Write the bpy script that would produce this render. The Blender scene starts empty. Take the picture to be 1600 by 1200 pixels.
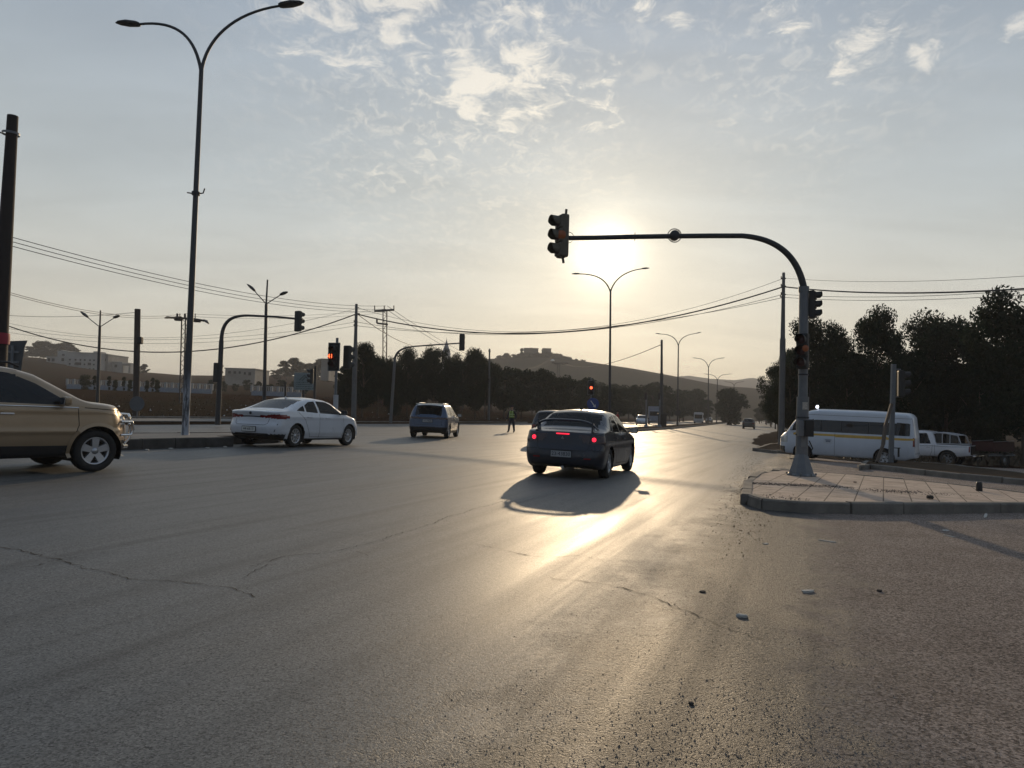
import bpy, bmesh, math, random
import numpy as np
from mathutils import Vector, Matrix, noise as mnoise
from mathutils.bvhtree import BVHTree
C = bpy.context.scene.collection
rad = math.radians
# ------------------------------------------------------------------ camera
FPX = 1143.0
PITCH = math.atan(43/FPX); ROLL = rad(1.6); HC = 1.38
F_ = Vector((0, math.cos(PITCH), math.sin(PITCH)))
R0 = Vector((1, 0, 0)); U0 = Vector((0, -math.sin(PITCH), math.cos(PITCH)))
R_ = math.cos(ROLL)*R0 + math.sin(ROLL)*U0
U_ = -math.sin(ROLL)*R0 + math.cos(ROLL)*U0
cam = bpy.data.cameras.new('camera'); camo = bpy.data.objects.new('camera', cam); C.objects.link(camo)
cam.sensor_width = 36; cam.lens = FPX/1600*36; cam.clip_start = .05; cam.clip_end = 9000
m3 = Matrix((R_, U_, -F_)).transposed()
camo.matrix_world = Matrix.Translation((0, 0, HC)) @ m3.to_4x4()
bpy.context.scene.camera = camo
def ray(px, py):
    return (F_ + R_*((px-800)/FPX) + U_*((600-py)/FPX)).normalized()
def P(px, py, d):
    r = ray(px, py); return Vector((0, 0, HC)) + r*(d/r.y)
# ------------------------------------------------------------------ light
SUNDIR = ray(947, 396)
SUN_EL = math.asin(SUNDIR.z); SUN_AZ = math.atan2(SUNDIR.x, SUNDIR.y)
sl = bpy.data.lights.new('sun', 'SUN'); so = bpy.data.objects.new('sun', sl); C.objects.link(so)
sl.energy = 2.0; sl.angle = rad(.6); sl.color = (1.0, .75, .47)
so.rotation_mode = 'QUATERNION'; so.rotation_quaternion = SUNDIR.to_track_quat('Z', 'Y')
world = bpy.data.worlds.new('World'); bpy.context.scene.world = world; world.use_nodes = True
vs = bpy.context.scene.view_settings
vs.view_transform = 'Standard'; vs.look = 'None'; vs.exposure = 0.2; vs.gamma = 1; vs.use_curve_mapping = False

class NT:
    """tiny node helper"""
    def __init__(s, tree): s.t = tree; s.n = tree.nodes; s.l = tree.links
    def new(s, typ, **kw):
        nd = s.n.new(typ)
        for k, v in kw.items():
            if hasattr(nd, k) and k not in ('Scale',): 
                try: setattr(nd, k, v); continue
                except Exception: pass
            nd.inputs[k].default_value = v
        return nd
    def link(s, a, b): s.l.new(a, b)
    def val(s, x, inp):
        if isinstance(x, bpy.types.NodeSocket): s.l.new(x, inp)
        else: inp.default_value = x
    def math(s, op, a, b=0.0, c=0.0, clamp=False):
        nd = s.n.new('ShaderNodeMath'); nd.operation = op; nd.use_clamp = clamp
        s.val(a, nd.inputs[0]); s.val(b, nd.inputs[1]); s.val(c, nd.inputs[2]); return nd.outputs[0]
    def vmath(s, op, a, b=(0, 0, 0)):
        nd = s.n.new('ShaderNodeVectorMath'); nd.operation = op
        s.val(a, nd.inputs[0]); s.val(b, nd.inputs[1]); return nd
    def mix(s, f, a, b, blend='MIX'):
        nd = s.n.new('ShaderNodeMix'); nd.data_type = 'RGBA'; nd.blend_type = blend
        s.val(f, nd.inputs[0]); s.val(a, nd.inputs[6]); s.val(b, nd.inputs[7]); return nd.outputs[2]
    def rng(s, v, a, b, c=0.0, d=1.0, smooth=False):
        nd = s.n.new('ShaderNodeMapRange'); nd.clamp = True
        if smooth: nd.interpolation_type = 'SMOOTHSTEP'
        s.val(v, nd.inputs[0])
        for i, q in enumerate((a, b, c, d)): s.val(q, nd.inputs[i+1])
        return nd.outputs[0]
    def noise(s, vec, scale, detail=3.0, rough=.55, dist=0.0):
        nd = s.n.new('ShaderNodeTexNoise')
        if vec is not None: s.l.new(vec, nd.inputs['Vector'])
        nd.inputs['Scale'].default_value = scale; nd.inputs['Detail'].default_value = detail
        nd.inputs['Roughness'].default_value = rough; nd.inputs['Distortion'].default_value = dist
        return nd.outputs[0]
    def mapping(s, vec, rot=(0, 0, 0), scale=(1, 1, 1), loc=(0, 0, 0)):
        nd = s.n.new('ShaderNodeMapping'); s.l.new(vec, nd.inputs[0])
        nd.inputs['Rotation'].default_value = rot; nd.inputs['Scale'].default_value = scale
        nd.inputs['Location'].default_value = loc; return nd.outputs[0]
def c4(c): return (c[0], c[1], c[2], 1.0)

def build_world():
    t = NT(world.node_tree); t.n.clear()
    out = t.new('ShaderNodeOutputWorld'); bg = t.new('ShaderNodeBackground'); t.link(bg.outputs[0], out.inputs[0])
    sky = t.new('ShaderNodeTexSky'); sky.sky_type = 'NISHITA'; sky.sun_disc = False
    sky.sun_elevation = SUN_EL; sky.sun_rotation = SUN_AZ; sky.air_density = 1.0; sky.dust_density = 1.0; sky.altitude = 800
    tc = t.new('ShaderNodeTexCoord'); D = tc.outputs['Generated']
    nrm = t.vmath('NORMALIZE', D).outputs[0]
    dot = t.vmath('DOT_PRODUCT', nrm, tuple(SUNDIR)).outputs['Value']
    ang = t.math('MULTIPLY', t.math('ARCCOSINE', t.math('MINIMUM', dot, .999999)), 57.2958)
    sep = t.new('ShaderNodeSeparateXYZ'); t.link(nrm, sep.inputs[0]); z = sep.outputs[2]
    zc = t.math('MAXIMUM', z, 0.0)
    # thin high cloud veil: greyer overhead, warmer towards the horizon
    h = t.rng(zc, 0.0, .30, 0, 1, True)
    veil = t.mix(h, c4((5.0, 4.55, 3.65)), c4((3.45, 3.75, 3.75)))
    h2 = t.rng(zc, .18, .62, 0, 1, True)
    veil = t.mix(h2, veil, c4((1.9, 2.4, 3.1)))
    side = t.rng(ang, 25, 125, 1.0, .50, True)
    veil = t.mix(t.rng(ang, 45, 120, 0, .75, True), veil, c4((2.7, 3.5, 4.7)))
    veil = t.mix(1.0, veil, t.mix(side, c4((0, 0, 0)), c4((1, 1, 1))), 'MULTIPLY')
    base = t.mix(.92, sky.outputs[0], veil)
    # planar cloud coordinates
    den = t.math('ADD', zc, .10)
    comb = t.new('ShaderNodeCombineXYZ')
    t.link(t.math('DIVIDE', sep.outputs[0], den), comb.inputs[0]); t.link(t.math('DIVIDE', sep.outputs[1], den), comb.inputs[1])
    cv = comb.outputs[0]
    n1 = t.noise(t.mapping(cv, scale=(1.0, 1.0, 1)), 10.5, 10, .66, .5)
    n2 = t.noise(t.mapping(cv, loc=(3.1, 1.7, 0)), 1.9, 3, .5)
    soft = t.noise(t.mapping(cv, scale=(.8, 1.6, 1), loc=(9, 2, 0)), 1.6, 5, .55, .4)
    # where the broken patches sit
    def blob(px, py, a0, a1):
        dd = t.vmath('DOT_PRODUCT', nrm, tuple(ray(px, py))).outputs['Value']
        an = t.math('MULTIPLY', t.math('ARCCOSINE', t.math('MINIMUM', dd, .999999)), 57.2958)
        return t.rng(an, a0, a1, 1, 0, True)
    cov = None
    for b, w in (((560, -20, 2, 13), 1.0), ((820, 110, 1, 10), 1.0), ((930, 150, 1, 7), .9), ((1010, 10, 0, 5), .95), ((1230, 20, 0, 5), .95),
                 ((1365, 60, 0, 5), .95), ((1440, 82, 0, 3.5), .92), ((1590, 35, 0, 3), 1.0), ((1320, 110, 0, 3), .8), ((660, 60, 1, 8), .8), ((1110, 200, 0, 6), .75), ((610, 250, 0, 8), .72), ((900, 230, 0, 8), .74), ((450, 40, 0, 6), .95), ((770, 330, 0, 6), .6), ((740, 130, 0, 7), 1.05), ((560, 200, 0, 6), .7), ((1060, 30, 0, 4), 1.05), ((440, 240, 0, 4), .66)):
        bb = t.math('MULTIPLY', blob(*b), w)
        cov = bb if cov is None else t.math('MAXIMUM', cov, bb)
    thr = t.math('SUBTRACT', .76, t.math('MULTIPLY', cov, .34))
    cl = t.rng(t.math('ADD', t.math('MULTIPLY', n1, .72), t.math('MULTIPLY', n2, .28)), thr, t.math('ADD', thr, .15), 0, 1, True)
    cl = t.math('MULTIPLY', cl, t.rng(zc, .08, .2, 0, 1))
    rip = t.noise(t.mapping(cv, rot=(0, 0, .5), scale=(1.5, 1, 1), loc=(2, 8, 0)), 13, 6, .7, .8)
    reg = t.math('MAXIMUM', t.math('MAXIMUM', blob(700, 70, 4, 24), t.math('MULTIPLY', blob(1250, 60, 2, 16), .55)), t.math('MULTIPLY', blob(640, 300, 3, 16), .5))
    thin = t.math('MULTIPLY', t.math('MULTIPLY', t.rng(rip, .46, .68, 0, .62, True), t.rng(n2, .30, .55)), reg)
    cl = t.math('MAXIMUM', cl, thin)
    near = t.rng(ang, 6, 45, 1, 0, True)
    ccol = t.mix(near, c4((5.2, 5.1, 5.0)), c4((8.2, 7.5, 6.3)))
    shade = t.rng(soft, .35, .68, .94, 1.06)
    base = t.mix(1.0, base, t.mix(1.0, c4((1, 1, 1)), shade, 'MULTIPLY'), 'MULTIPLY')
    col = t.mix(t.math('MULTIPLY', cl, .62), base, ccol)
    # aureole of the veiled sun
    def ex(k, amp, c):
        e = t.math('MULTIPLY', t.math('EXPONENT', t.math('MULTIPLY', t.math('MULTIPLY', ang, ang) if k > 0 else ang, -1.0/abs(k))), amp)
        return t.mix(1.0, c4(c), e, 'MULTIPLY')
    for q in (ex(4.5, 6, (1, .95, .80)), ex(-2.3, 4.0, (1, .85, .54)), ex(-9.5, 2.1, (1, .76, .38))):
        col = t.mix(1.0, col, q, 'ADD')
    t.link(col, bg.inputs[0]); bg.inputs[1].default_value = .13
build_world()

# ------------------------------------------------------------------ terrain and road coordinates
AZR = rad(22); E_ = Vector((math.sin(AZR), math.cos(AZR))); N_ = Vector((math.cos(AZR), -math.sin(AZR)))
def S01(v): v = min(1, max(0, v)); return v*v*(3-2*v)
HT = [(-180, 0), (-90, 24), (-33, 24), (-25.6, 17), (-17, 20), (-14, 20), (-8.5, 13), (0, 5), (6, 0), (180, 0)]
def tab(T, v):
    if v <= T[0][0]: return T[0][1]
    for (a, b), (c, d) in zip(T, T[1:]):
        if v <= c: return b+(d-b)*(v-a)/(c-a)
    return T[-1][1]
def T(x, y):
    z = -.3*math.tanh(.04*x) + .08*math.exp(-((x+6)**2+(y-20)**2)/30)
    n = x*N_.x+y*N_.y
    z -= .62*S01((y-22)/20)*S01((n+5)/9)*(1-S01((y-80)/60))
    d = math.hypot(x, y)
    if d > 52:
        H = tab(HT, math.degrees(math.atan2(x, y)))
        nn = S01((-n-33)/14)
        if H > 0 and nn > 0:
            r = 2.4*S01((d-52)/75)*min(1, H/15) + max(0, H-2.4)*S01((d-110)/420)
            z += r*nn*(1-.6*S01((d-700)/900))
    return z
def G(px, py, dz=0.0):
    """terrain point seen at a pixel"""
    r = ray(px, py); o = Vector((0, 0, HC)); t0 = 2.0; t = t0
    while t < 3000:
        p = o+r*t
        if p.z < T(p.x, p.y)+dz: break
        t0 = t; t *= 1.01
    for _ in range(20):
        m = (t0+t)/2; p = o+r*m
        if p.z < T(p.x, p.y)+dz: t = m
        else: t0 = m
    return p
def onT(px, d, dz=0.0):
    p = P(px, 640, d); return Vector((p.x, d, T(p.x, d)+dz))
def SN(s, n):
    o = -.045*max(0, s-70)
    p = E_*s+N_*(n+o); return (p.x, p.y)

# ------------------------------------------------------------------ object helpers
def props(o, label=None, cat=None, group=None, kind=None):
    if label: o['label'] = label
    if cat: o['category'] = cat
    if group: o['group'] = group
    if kind: o['kind'] = kind
    return o
def empty(name, loc=(0, 0, 0), rz=0.0, label=None, cat=None, group=None):
    o = bpy.data.objects.new(name, None); C.objects.link(o); o.location = loc; o.rotation_euler = (0, 0, rz)
    o.empty_display_size = .2
    return props(o, label, cat, group)
def kids(o): return [c for c in bpy.data.objects if c.parent == o]
def copy_tree(o, loc=None, rz=None, scale=None, label=None, group=None, parent=None, kmap=None):
    if kmap is None:
        kmap = {}
        for q in bpy.data.objects:
            if q.parent: kmap.setdefault(q.parent.name, []).append(q)
    c = o.copy(); C.objects.link(c)
    if parent: c.parent = parent
    for ch in kmap.get(o.name, []): copy_tree(ch, parent=c, kmap=kmap)
    if loc is not None: c.location = loc
    if rz is not None: c.rotation_euler[2] = rz
    if scale is not None: c.scale = (scale,)*3 if not hasattr(scale, '__len__') else scale
    if label: c['label'] = label
    if group: c['group'] = group
    return c

ORD = 'first second third fourth fifth sixth seventh eighth ninth tenth eleventh twelfth thirteenth fourteenth fifteenth sixteenth seventeenth eighteenth nineteenth twentieth twenty-first twenty-second twenty-third twenty-fourth twenty-fifth twenty-sixth'.split()
class MB:
    def __init__(s): s.v = []; s.f = []; s.m = []; s.sm = []
    def add(s, vs_, fs, mi=0, smooth=False):
        b = len(s.v); s.v += [tuple(q) for q in vs_]
        for f in fs: s.f.append(tuple(b+i for i in f)); s.m.append(mi); s.sm.append(smooth)
        return s
    def box(s, c, d, mi=0, rot=None, bev=0.0):
        x, y, z = d[0]/2, d[1]/2, d[2]/2
        if bev > 0:
            bev = min(bev, x*.9, y*.9, z*.9)
            vs_, fs = [], []
            bm = bmesh.new(); bmesh.ops.create_cube(bm, size=1)
            for v in bm.verts: v.co = Vector((v.co.x*d[0], v.co.y*d[1], v.co.z*d[2]))
            bmesh.ops.bevel(bm, geom=list(bm.edges), offset=bev, segments=2, affect='EDGES', profile=.6)
            bm.verts.ensure_lookup_table()
            vs_ = [v.co.copy() for v in bm.verts]; fs = [[v.index for v in f.verts] for f in bm.faces]; bm.free()
        else:
            vs_ = [Vector((a*x, b*y, e*z)) for a in (-1, 1) for b in (-1, 1) for e in (-1, 1)]
            fs = [(0, 1, 3, 2), (4, 6, 7, 5), (0, 4, 5, 1), (2, 3, 7, 6), (0, 2, 6, 4), (1, 5, 7, 3)]
        if rot is not None: vs_ = [rot @ v for v in vs_]
        c = Vector(c); return s.add([v+c for v in vs_], fs, mi)
    def tube(s, pts, r, mi=0, seg=10, caps=True, smooth=True):
        pts = [Vector(p) for p in pts]; n = len(pts)
        rs = r if hasattr(r, '__len__') else [r]*n
        vs_, fs = [], []; up = None
        for i, p in enumerate(pts):
            t = (pts[min(i+1, n-1)]-pts[max(i-1, 0)]).normalized()
            if up is None:
                up = Vector((0, 0, 1)) if abs(t.z) < .9 else Vector((1, 0, 0))
            a = t.cross(up).normalized(); b = a.cross(t).normalized(); up = b
            for k in range(seg):
                th = 2*math.pi*k/seg; vs_.append(p+(a*math.cos(th)+b*math.sin(th))*rs[i])
        for i in range(n-1):
            for k in range(seg):
                k2 = (k+1) % seg; fs.append((i*seg+k, i*seg+k2, (i+1)*seg+k2, (i+1)*seg+k))
        s.add(vs_, fs, mi, smooth)
        if caps:
            s.add([vs_[k] for k in range(seg)][::-1], [tuple(range(seg))], mi)
            s.add([vs_[(n-1)*seg+k] for k in range(seg)], [tuple(range(seg))], mi)
        return s
    def lathe(s, prof, mi=0, seg=24, M=None, smooth=True):
        """prof: (r, h) pairs about local z"""
        vs_, fs = [], []
        for r, h in prof:
            for k in range(seg):
                th = 2*math.pi*k/seg; v = Vector((r*math.cos(th), r*math.sin(th), h)); vs_.append(M @ v if M else v)
        for i in range(len(prof)-1):
            for k in range(seg):
                k2 = (k+1) % seg; fs.append((i*seg+k, i*seg+k2, (i+1)*seg+k2, (i+1)*seg+k))
        return s.add(vs_, fs, mi, smooth)
    def prism(s, poly, depth, M=None, mi=0):
        """poly in local xz, extruded along y from 0 to depth"""
        n = len(poly); vs_ = [Vector((a, 0, b)) for a, b in poly]+[Vector((a, depth, b)) for a, b in poly]
        if M: vs_ = [M @ v for v in vs_]
        fs = [tuple(range(n)), tuple(range(2*n-1, n-1, -1))]+[(i, i+n, (i+1) % n+n, (i+1) % n) for i in range(n)]
        return s.add(vs_, fs, mi)
    def build(s, name, mats, parent=None, **kw):
        me = bpy.data.meshes.new(name); me.from_pydata(s.v, [], s.f)
        if not isinstance(mats, (list, tuple)): mats = [mats]
        for m in mats: me.materials.append(m)
        me.polygons.foreach_set('material_index', s.m); me.polygons.foreach_set('use_smooth', s.sm)
        me.update()
        o = bpy.data.objects.new(name, me); C.objects.link(o)
        if parent: o.parent = parent
        return props(o, **kw)
def _parts(s, name, mats, parent=None):
    up = list(range(len(s.v)))
    key = {}
    def find(i):
        while up[i] != i: up[i] = up[up[i]]; i = up[i]
        return i
    for i, v in enumerate(s.v):
        k = (round(v[0], 4), round(v[1], 4), round(v[2], 4))
        if k in key: up[find(i)] = find(key[k])
        else: key[k] = i
    for f in s.f:
        for q in f[1:]: up[find(q)] = find(f[0])
    gr = {}
    for f, m, sm in zip(s.f, s.m, s.sm): gr.setdefault(find(f[0]), []).append((f, m, sm))
    out = []
    for fl in gr.values():
        used = sorted({q for f, _, _ in fl for q in f}); mp = {q: i for i, q in enumerate(used)}; mb = MB()
        mb.v = [s.v[q] for q in used]; mb.f = [tuple(mp[q] for q in f) for f, _, _ in fl]; mb.m = [m for _, m, _ in fl]; mb.sm = [q for _, _, q in fl]
        out.append(mb.build(name, mats, parent))
    return out
MB.parts = _parts
def npmesh(name, V, F, mats, parent=None, smooth=False, mi=None):
    V = np.asarray(V, dtype=np.float32); F = np.asarray(F, dtype=np.int32)
    me = bpy.data.meshes.new(name); k = F.shape[1]
    me.vertices.add(len(V)); me.vertices.foreach_set('co', V.ravel())
    me.loops.add(F.size); me.loops.foreach_set('vertex_index', F.ravel())
    me.polygons.add(len(F)); me.polygons.foreach_set('loop_start', np.arange(0, F.size, k, dtype=np.int32))
    for m in (mats if isinstance(mats, (list, tuple)) else [mats]): me.materials.append(m)
    if mi is not None: me.polygons.foreach_set('material_index', np.asarray(mi, dtype=np.int32))
    me.polygons.foreach_set('use_smooth', np.full(len(F), smooth)); me.update(calc_edges=True); me.validate()
    o = bpy.data.objects.new(name, me); C.objects.link(o)
    if parent: o.parent = parent
    return o
def text(name, body, size, mat, parent, M, thick=.001):
    cu = bpy.data.curves.new(name, 'FONT'); cu.body = body; cu.size = size; cu.align_x = 'CENTER'; cu.align_y = 'CENTER'; cu.extrude = thick
    o = bpy.data.objects.new('tmp', cu); C.objects.link(o)
    me = bpy.data.meshes.new_from_object(o.evaluated_get(bpy.context.evaluated_depsgraph_get()))
    bpy.data.objects.remove(o); bpy.data.curves.remove(cu)
    me.name = name; me.materials.clear(); me.materials.append(mat)
    ob = bpy.data.objects.new(name, me); C.objects.link(ob); ob.parent = parent; ob.matrix_local = M
    return ob

# ------------------------------------------------------------------ materials
MATS = {}
def mat(name, col, rough=.6, metal=0.0, var=.12, vscale=3.0, bump=0.0, bscale=30, coat=0.0, emis=None, es=0, spec=.5, trans=0, alpha=1, ior=1.45, dust=0.0):
    if name in MATS: return MATS[name]
    m = bpy.data.materials.new(name); m.use_nodes = True; t = NT(m.node_tree)
    b = t.n['Principled BSDF']; b.inputs['Roughness'].default_value = rough; b.inputs['Metallic'].default_value = metal
    b.inputs['Specular IOR Level'].default_value = spec; b.inputs['Coat Weight'].default_value = coat; b.inputs['Coat Roughness'].default_value = .06
    b.inputs['Transmission Weight'].default_value = trans; b.inputs['Alpha'].default_value = alpha; b.inputs['IOR'].default_value = ior
    tc = t.new('ShaderNodeTexCoord'); ob = tc.outputs['Object']
    n = t.noise(ob, vscale, 4, .6)
    cc = t.mix(t.rng(n, .3, .7), c4([q*(1-var) for q in col]), c4([min(1, q*(1+var)) for q in col]))
    if dust > 0:
        sp = t.new('ShaderNodeSeparateXYZ'); t.link(ob, sp.inputs[0])
        dn = t.math('MULTIPLY', t.rng(sp.outputs[2], .15, .75, 1, 0), t.rng(t.noise(ob, 5, 5, .7), .3, .7, .4, 1))
        cc = t.mix(t.math('MULTIPLY', dn, dust), cc, c4((.19, .155, .115)))
        t.link(t.rng(t.noise(ob, 2.5, 4), .3, .7, rough*.85, rough*1.3), b.inputs['Roughness'])
    t.link(cc, b.inputs['Base Color'])
    if bump > 0:
        bp = t.new('ShaderNodeBump'); bp.inputs['Strength'].default_value = min(1, bump); bp.inputs['Distance'].default_value = .02
        t.link(t.noise(ob, bscale, 5, .65), bp.inputs['Height']); t.link(bp.outputs[0], b.inputs['Normal'])
    if emis: b.inputs['Emission Color'].default_value = c4(emis); b.inputs['Emission Strength'].default_value = es
    MATS[name] = m; return m
def glass(name, tint, rough=.03, opacity=.4):
    """tinted pane: dark reflective glass that lets some light through"""
    m = bpy.data.materials.new(name); m.use_nodes = True; t = NT(m.node_tree)
    b = t.n['Principled BSDF']; b.inputs['Base Color'].default_value = c4((.012, .014, .016)); b.inputs['Roughness'].default_value = rough
    b.inputs['Specular IOR Level'].default_value = .6
    tr = t.new('ShaderNodeBsdfTransparent'); tr.inputs[0].default_value = c4(tint)
    fr = t.new('ShaderNodeFresnel'); fr.inputs[0].default_value = 1.5
    f = t.math('ADD', t.math('MULTIPLY', fr.outputs[0], 1-opacity), opacity, clamp=True)
    mx = t.new('ShaderNodeMixShader'); t.link(f, mx.inputs[0]); t.link(tr.outputs[0], mx.inputs[1]); t.link(b.outputs[0], mx.inputs[2])
    t.link(mx.outputs[0], t.n['Material Output'].inputs[0]); return m
M_glass = glass('tinted_glass', (.55, .60, .62), .02, .25)
M_dglass = glass('dark_tinted_glass', (.2, .22, .25), .02, .65)
M_tyre = mat('tyre_rubber', (.018, .018, .018), .8, bump=.3, bscale=60)
M_black = mat('black_plastic', (.012, .012, .013), .55)
M_inner = mat('cabin_fabric', (.03, .03, .033), .85)
M_rim = mat('alloy', (.45, .46, .48), .35, .8)
M_rimdark = mat('dark_alloy', (.2, .21, .22), .4, .7)
M_chrome = mat('chrome', (.7, .7, .7), .15, 1)
M_gap = mat('panel_gap_black', (.006, .006, .006), .9)
M_steel = mat('galvanised_steel', (.13, .14, .15), .5, .25, bump=.1, vscale=6)
M_dsteel = mat('dark_painted_steel', (.035, .037, .04), .55, .1, vscale=5)
M_wood = mat('weathered_wood', (.055, .042, .034), .85, bump=.4, bscale=25)
M_sigblk = mat('signal_housing', (.02, .022, .022), .6)
M_concrete = mat('pole_concrete', (.12, .12, .118), .85, bump=.3, bscale=18, vscale=2)
M_lens = mat('unlit_lens', (.05, .02, .02), .3)
M_red = mat('red_lamp_lit', (.8, .05, .02), .4, emis=(1, .10, .04), es=3.0)
M_amber = mat('amber_sun_glow', (.13, .045, .02), .5, emis=(1, .28, .05), es=.02)  # orange sun glow put into colour and emission, not a lit lamp
M_wire = mat('wire_black', (.02, .02, .02), .6)

def polar_noise_m(): pass
# ------------------------------------------------------------------ ground materials
def road_coords(t):
    tc = t.new('ShaderNodeTexCoord'); ob = tc.outputs['Object']
    # rotate so x' = across the road, y' = along it
    return ob, t.mapping(ob, rot=(0, 0, AZR))
def asphalt():
    m = bpy.data.materials.new('worn_asphalt'); m.use_nodes = True; t = NT(m.node_tree); b = t.n['Principled BSDF']
    ob, rc = road_coords(t)
    sp = t.new('ShaderNodeSeparateXYZ'); t.link(rc, sp.inputs[0]); n = sp.outputs[0]; s = sp.outputs[1]
    big = t.noise(ob, .22, 4, .6)
    streak = t.noise(t.mapping(rc, scale=(1.5, .04, 1)), 1.0, 6, .68, .3)
    streak2 = t.noise(t.mapping(rc, scale=(3.2, .12, 1), loc=(4, 1, 0)), 1.0, 4, .6)
    arcs = t.noise(t.mapping(ob, rot=(0, 0, rad(66)), scale=(1.6, .07, 1)), 1.0, 4, .6, .4)
    # loose, brownish, coarser surface on the right and foreground-right
    edge = t.math('ADD', n, t.math('MULTIPLY', t.math('SUBTRACT', t.noise(ob, 1.3, 8, .74), .5), 2.2))
    dirt = t.rng(edge, -.15, .55, 0, 1, True)
    mid = t.rng(edge, -1.7, -.6, 0, 1, True)
    band = t.math('MULTIPLY', mid, t.math('SUBTRACT', 1.0, dirt))
    grain = t.new('ShaderNodeTexVoronoi'); t.link(ob, grain.inputs['Vector']); grain.inputs['Scale'].default_value = 78
    grain2 = t.new('ShaderNodeTexVoronoi'); t.link(ob, grain2.inputs['Vector']); grain2.inputs['Scale'].default_value = 115
    fine = t.noise(ob, 210, 2, .6)
    sepc = t.new('ShaderNodeSeparateColor'); t.link(grain.outputs['Color'], sepc.inputs[0])
    base = t.mix(t.rng(streak, .3, .7), c4((.062, .062, .059)), c4((.120, .119, .111)))
    base = t.mix(t.math('MULTIPLY', t.rng(arcs, .5, .75), .45), base, c4((.030, .030, .030)))
    base = t.mix(t.rng(big, .35, .75), base, c4((.092, .090, .083)))
    base = t.mix(t.math('MULTIPLY', band, .9), base, c4((.034, .031, .028)))
    brown = t.mix(t.rng(t.noise(ob, 1.4, 5, .6), .3, .7), c4((.25, .198, .170)), c4((.36, .292, .252)))
    col = t.mix(t.math('MULTIPLY', dirt, .92), base, brown)
    sepd = t.new('ShaderNodeSeparateColor'); t.link(grain2.outputs['Color'], sepd.inputs[0])
    gv = t.math('ADD', t.math('MULTIPLY', t.rng(sepc.outputs[0], 0, 1, .30, 1.85), dirt), t.math('MULTIPLY', t.rng(sepd.outputs[0], 0, 1, .35, 1.65), t.math('SUBTRACT', 1.0, dirt)))
    holes = t.rng(t.noise(ob, 38, 3, .6), .60, .68, 1, .35)
    col = t.mix(1.0, col, t.mix(1.0, c4((1, 1, 1)), holes, 'MULTIPLY'), 'MULTIPLY')
    col = t.mix(1.0, col, t.mix(1.0, c4((1, 1, 1)), gv, 'MULTIPLY'), 'MULTIPLY')
    # scattered dark pits / patches
    pit = t.rng(t.noise(ob, 9, 5, .7), .66, .74, 0, 1)
    col = t.mix(t.math('MULTIPLY', t.math('MULTIPLY', t.rng(streak2, .52, .66), .42), t.math('SUBTRACT', 1.0, dirt)), col, c4((.030, .030, .028)))
    oil = t.math('MULTIPLY', t.rng(t.noise(t.mapping(rc, scale=(1.6, .35, 1), loc=(7, 3, 0)), .8, 5, .7), .60, .70), .5)
    col = t.mix(oil, col, c4((.030, .029, .027)))
    col = t.mix(t.math('MULTIPLY', pit, .45), col, c4((.018, .016, .015)))
    t.link(col, b.inputs['Base Color'])
    ro = t.math('ADD', t.rng(streak, .32, .68, .43, .56), t.math('MULTIPLY', t.rng(streak2, .35, .7), .06))
    ro = t.math('ADD', ro, t.math('MULTIPLY', t.rng(big, .3, .7), .05))
    ro = t.math('ADD', ro, t.math('MULTIPLY', dirt, .30))
    t.link(ro, b.inputs['Roughness'])
    t.link(t.math('MULTIPLY', t.rng(dirt, 0, 1, .60, .22), t.rng(sepd.outputs[1], 0, 1, .35, 1.7)), b.inputs['Specular IOR Level'])
    h = t.math('ADD', t.math('MULTIPLY', t.noise(ob, 85, 3, .75), .9), t.math('MULTIPLY', grain2.outputs['Distance'], .12))
    h = t.math('ADD', h, t.math('MULTIPLY', fine, .35))
    h = t.math('SUBTRACT', h, t.math('MULTIPLY', t.rng(t.noise(ob, 38, 3, .6), .58, .70), .55))
    h = t.math('ADD', h, t.math('MULTIPLY', t.noise(ob, 16, 4, .6), .12))
    bp = t.new('ShaderNodeBump'); bp.inputs['Distance'].default_value = .045
    rough_amt = t.math('ADD', t.rng(mid, 0, 1, .13, .90), t.math('MULTIPLY', t.rng(streak, .4, .7), .06))
    t.link(rough_amt, bp.inputs['Strength'])
    t.link(h, bp.inputs['Height']); t.link(bp.outputs[0], b.inputs['Normal'])
    return m
def soil(name, a, bcol, sc=1.2, bump=.5, straw=None):
    m = bpy.data.materials.new(name); m.use_nodes = True; t = NT(m.node_tree); b = t.n['Principled BSDF']
    tc = t.new('ShaderNodeTexCoord'); ob = tc.outputs['Object']
    n = t.noise(ob, sc, 6, .65); n2 = t.noise(ob, sc*.06, 4, .6); n3 = t.noise(ob, sc*14, 3, .6)
    col = t.mix(t.rng(n, .3, .7), c4(a), c4(bcol))
    if straw: col = t.mix(t.rng(n2, .42, .62), col, c4(straw))
    col = t.mix(t.rng(n3, .35, .75, 0, .5), col, c4([q*.5 for q in a]))
    t.link(col, b.inputs['Base Color']); b.inputs['Roughness'].default_value = 1.0; b.inputs['Specular IOR Level'].default_value = .0
    bp = t.new('ShaderNodeBump'); bp.inputs['Strength'].default_value = bump; bp.inputs['Distance'].default_value = .08
    t.link(t.math('ADD', n, n3), bp.inputs['Height']); t.link(bp.outputs[0], b.inputs['Normal']); return m
M_asphalt = asphalt()
M_field = soil('field_soil', (.040, .021, .013), (.062, .033, .019), .8, straw=(.045, .034, .020))
M_dirt = soil('verge_dirt', (.070, .053, .039), (.11, .084, .062), 1.6)
M_hill = soil('hill_soil', (.040, .031, .020), (.058, .046, .030), .05, .3, straw=(.030, .030, .018))
M_kerb = mat('kerb_concrete', (.16, .145, .125), .9, bump=.5, bscale=14, var=.3, vscale=2.2)
M_medtop = mat('median_concrete', (.15, .145, .135), .85, bump=.4, bscale=9, var=.2)
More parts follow.
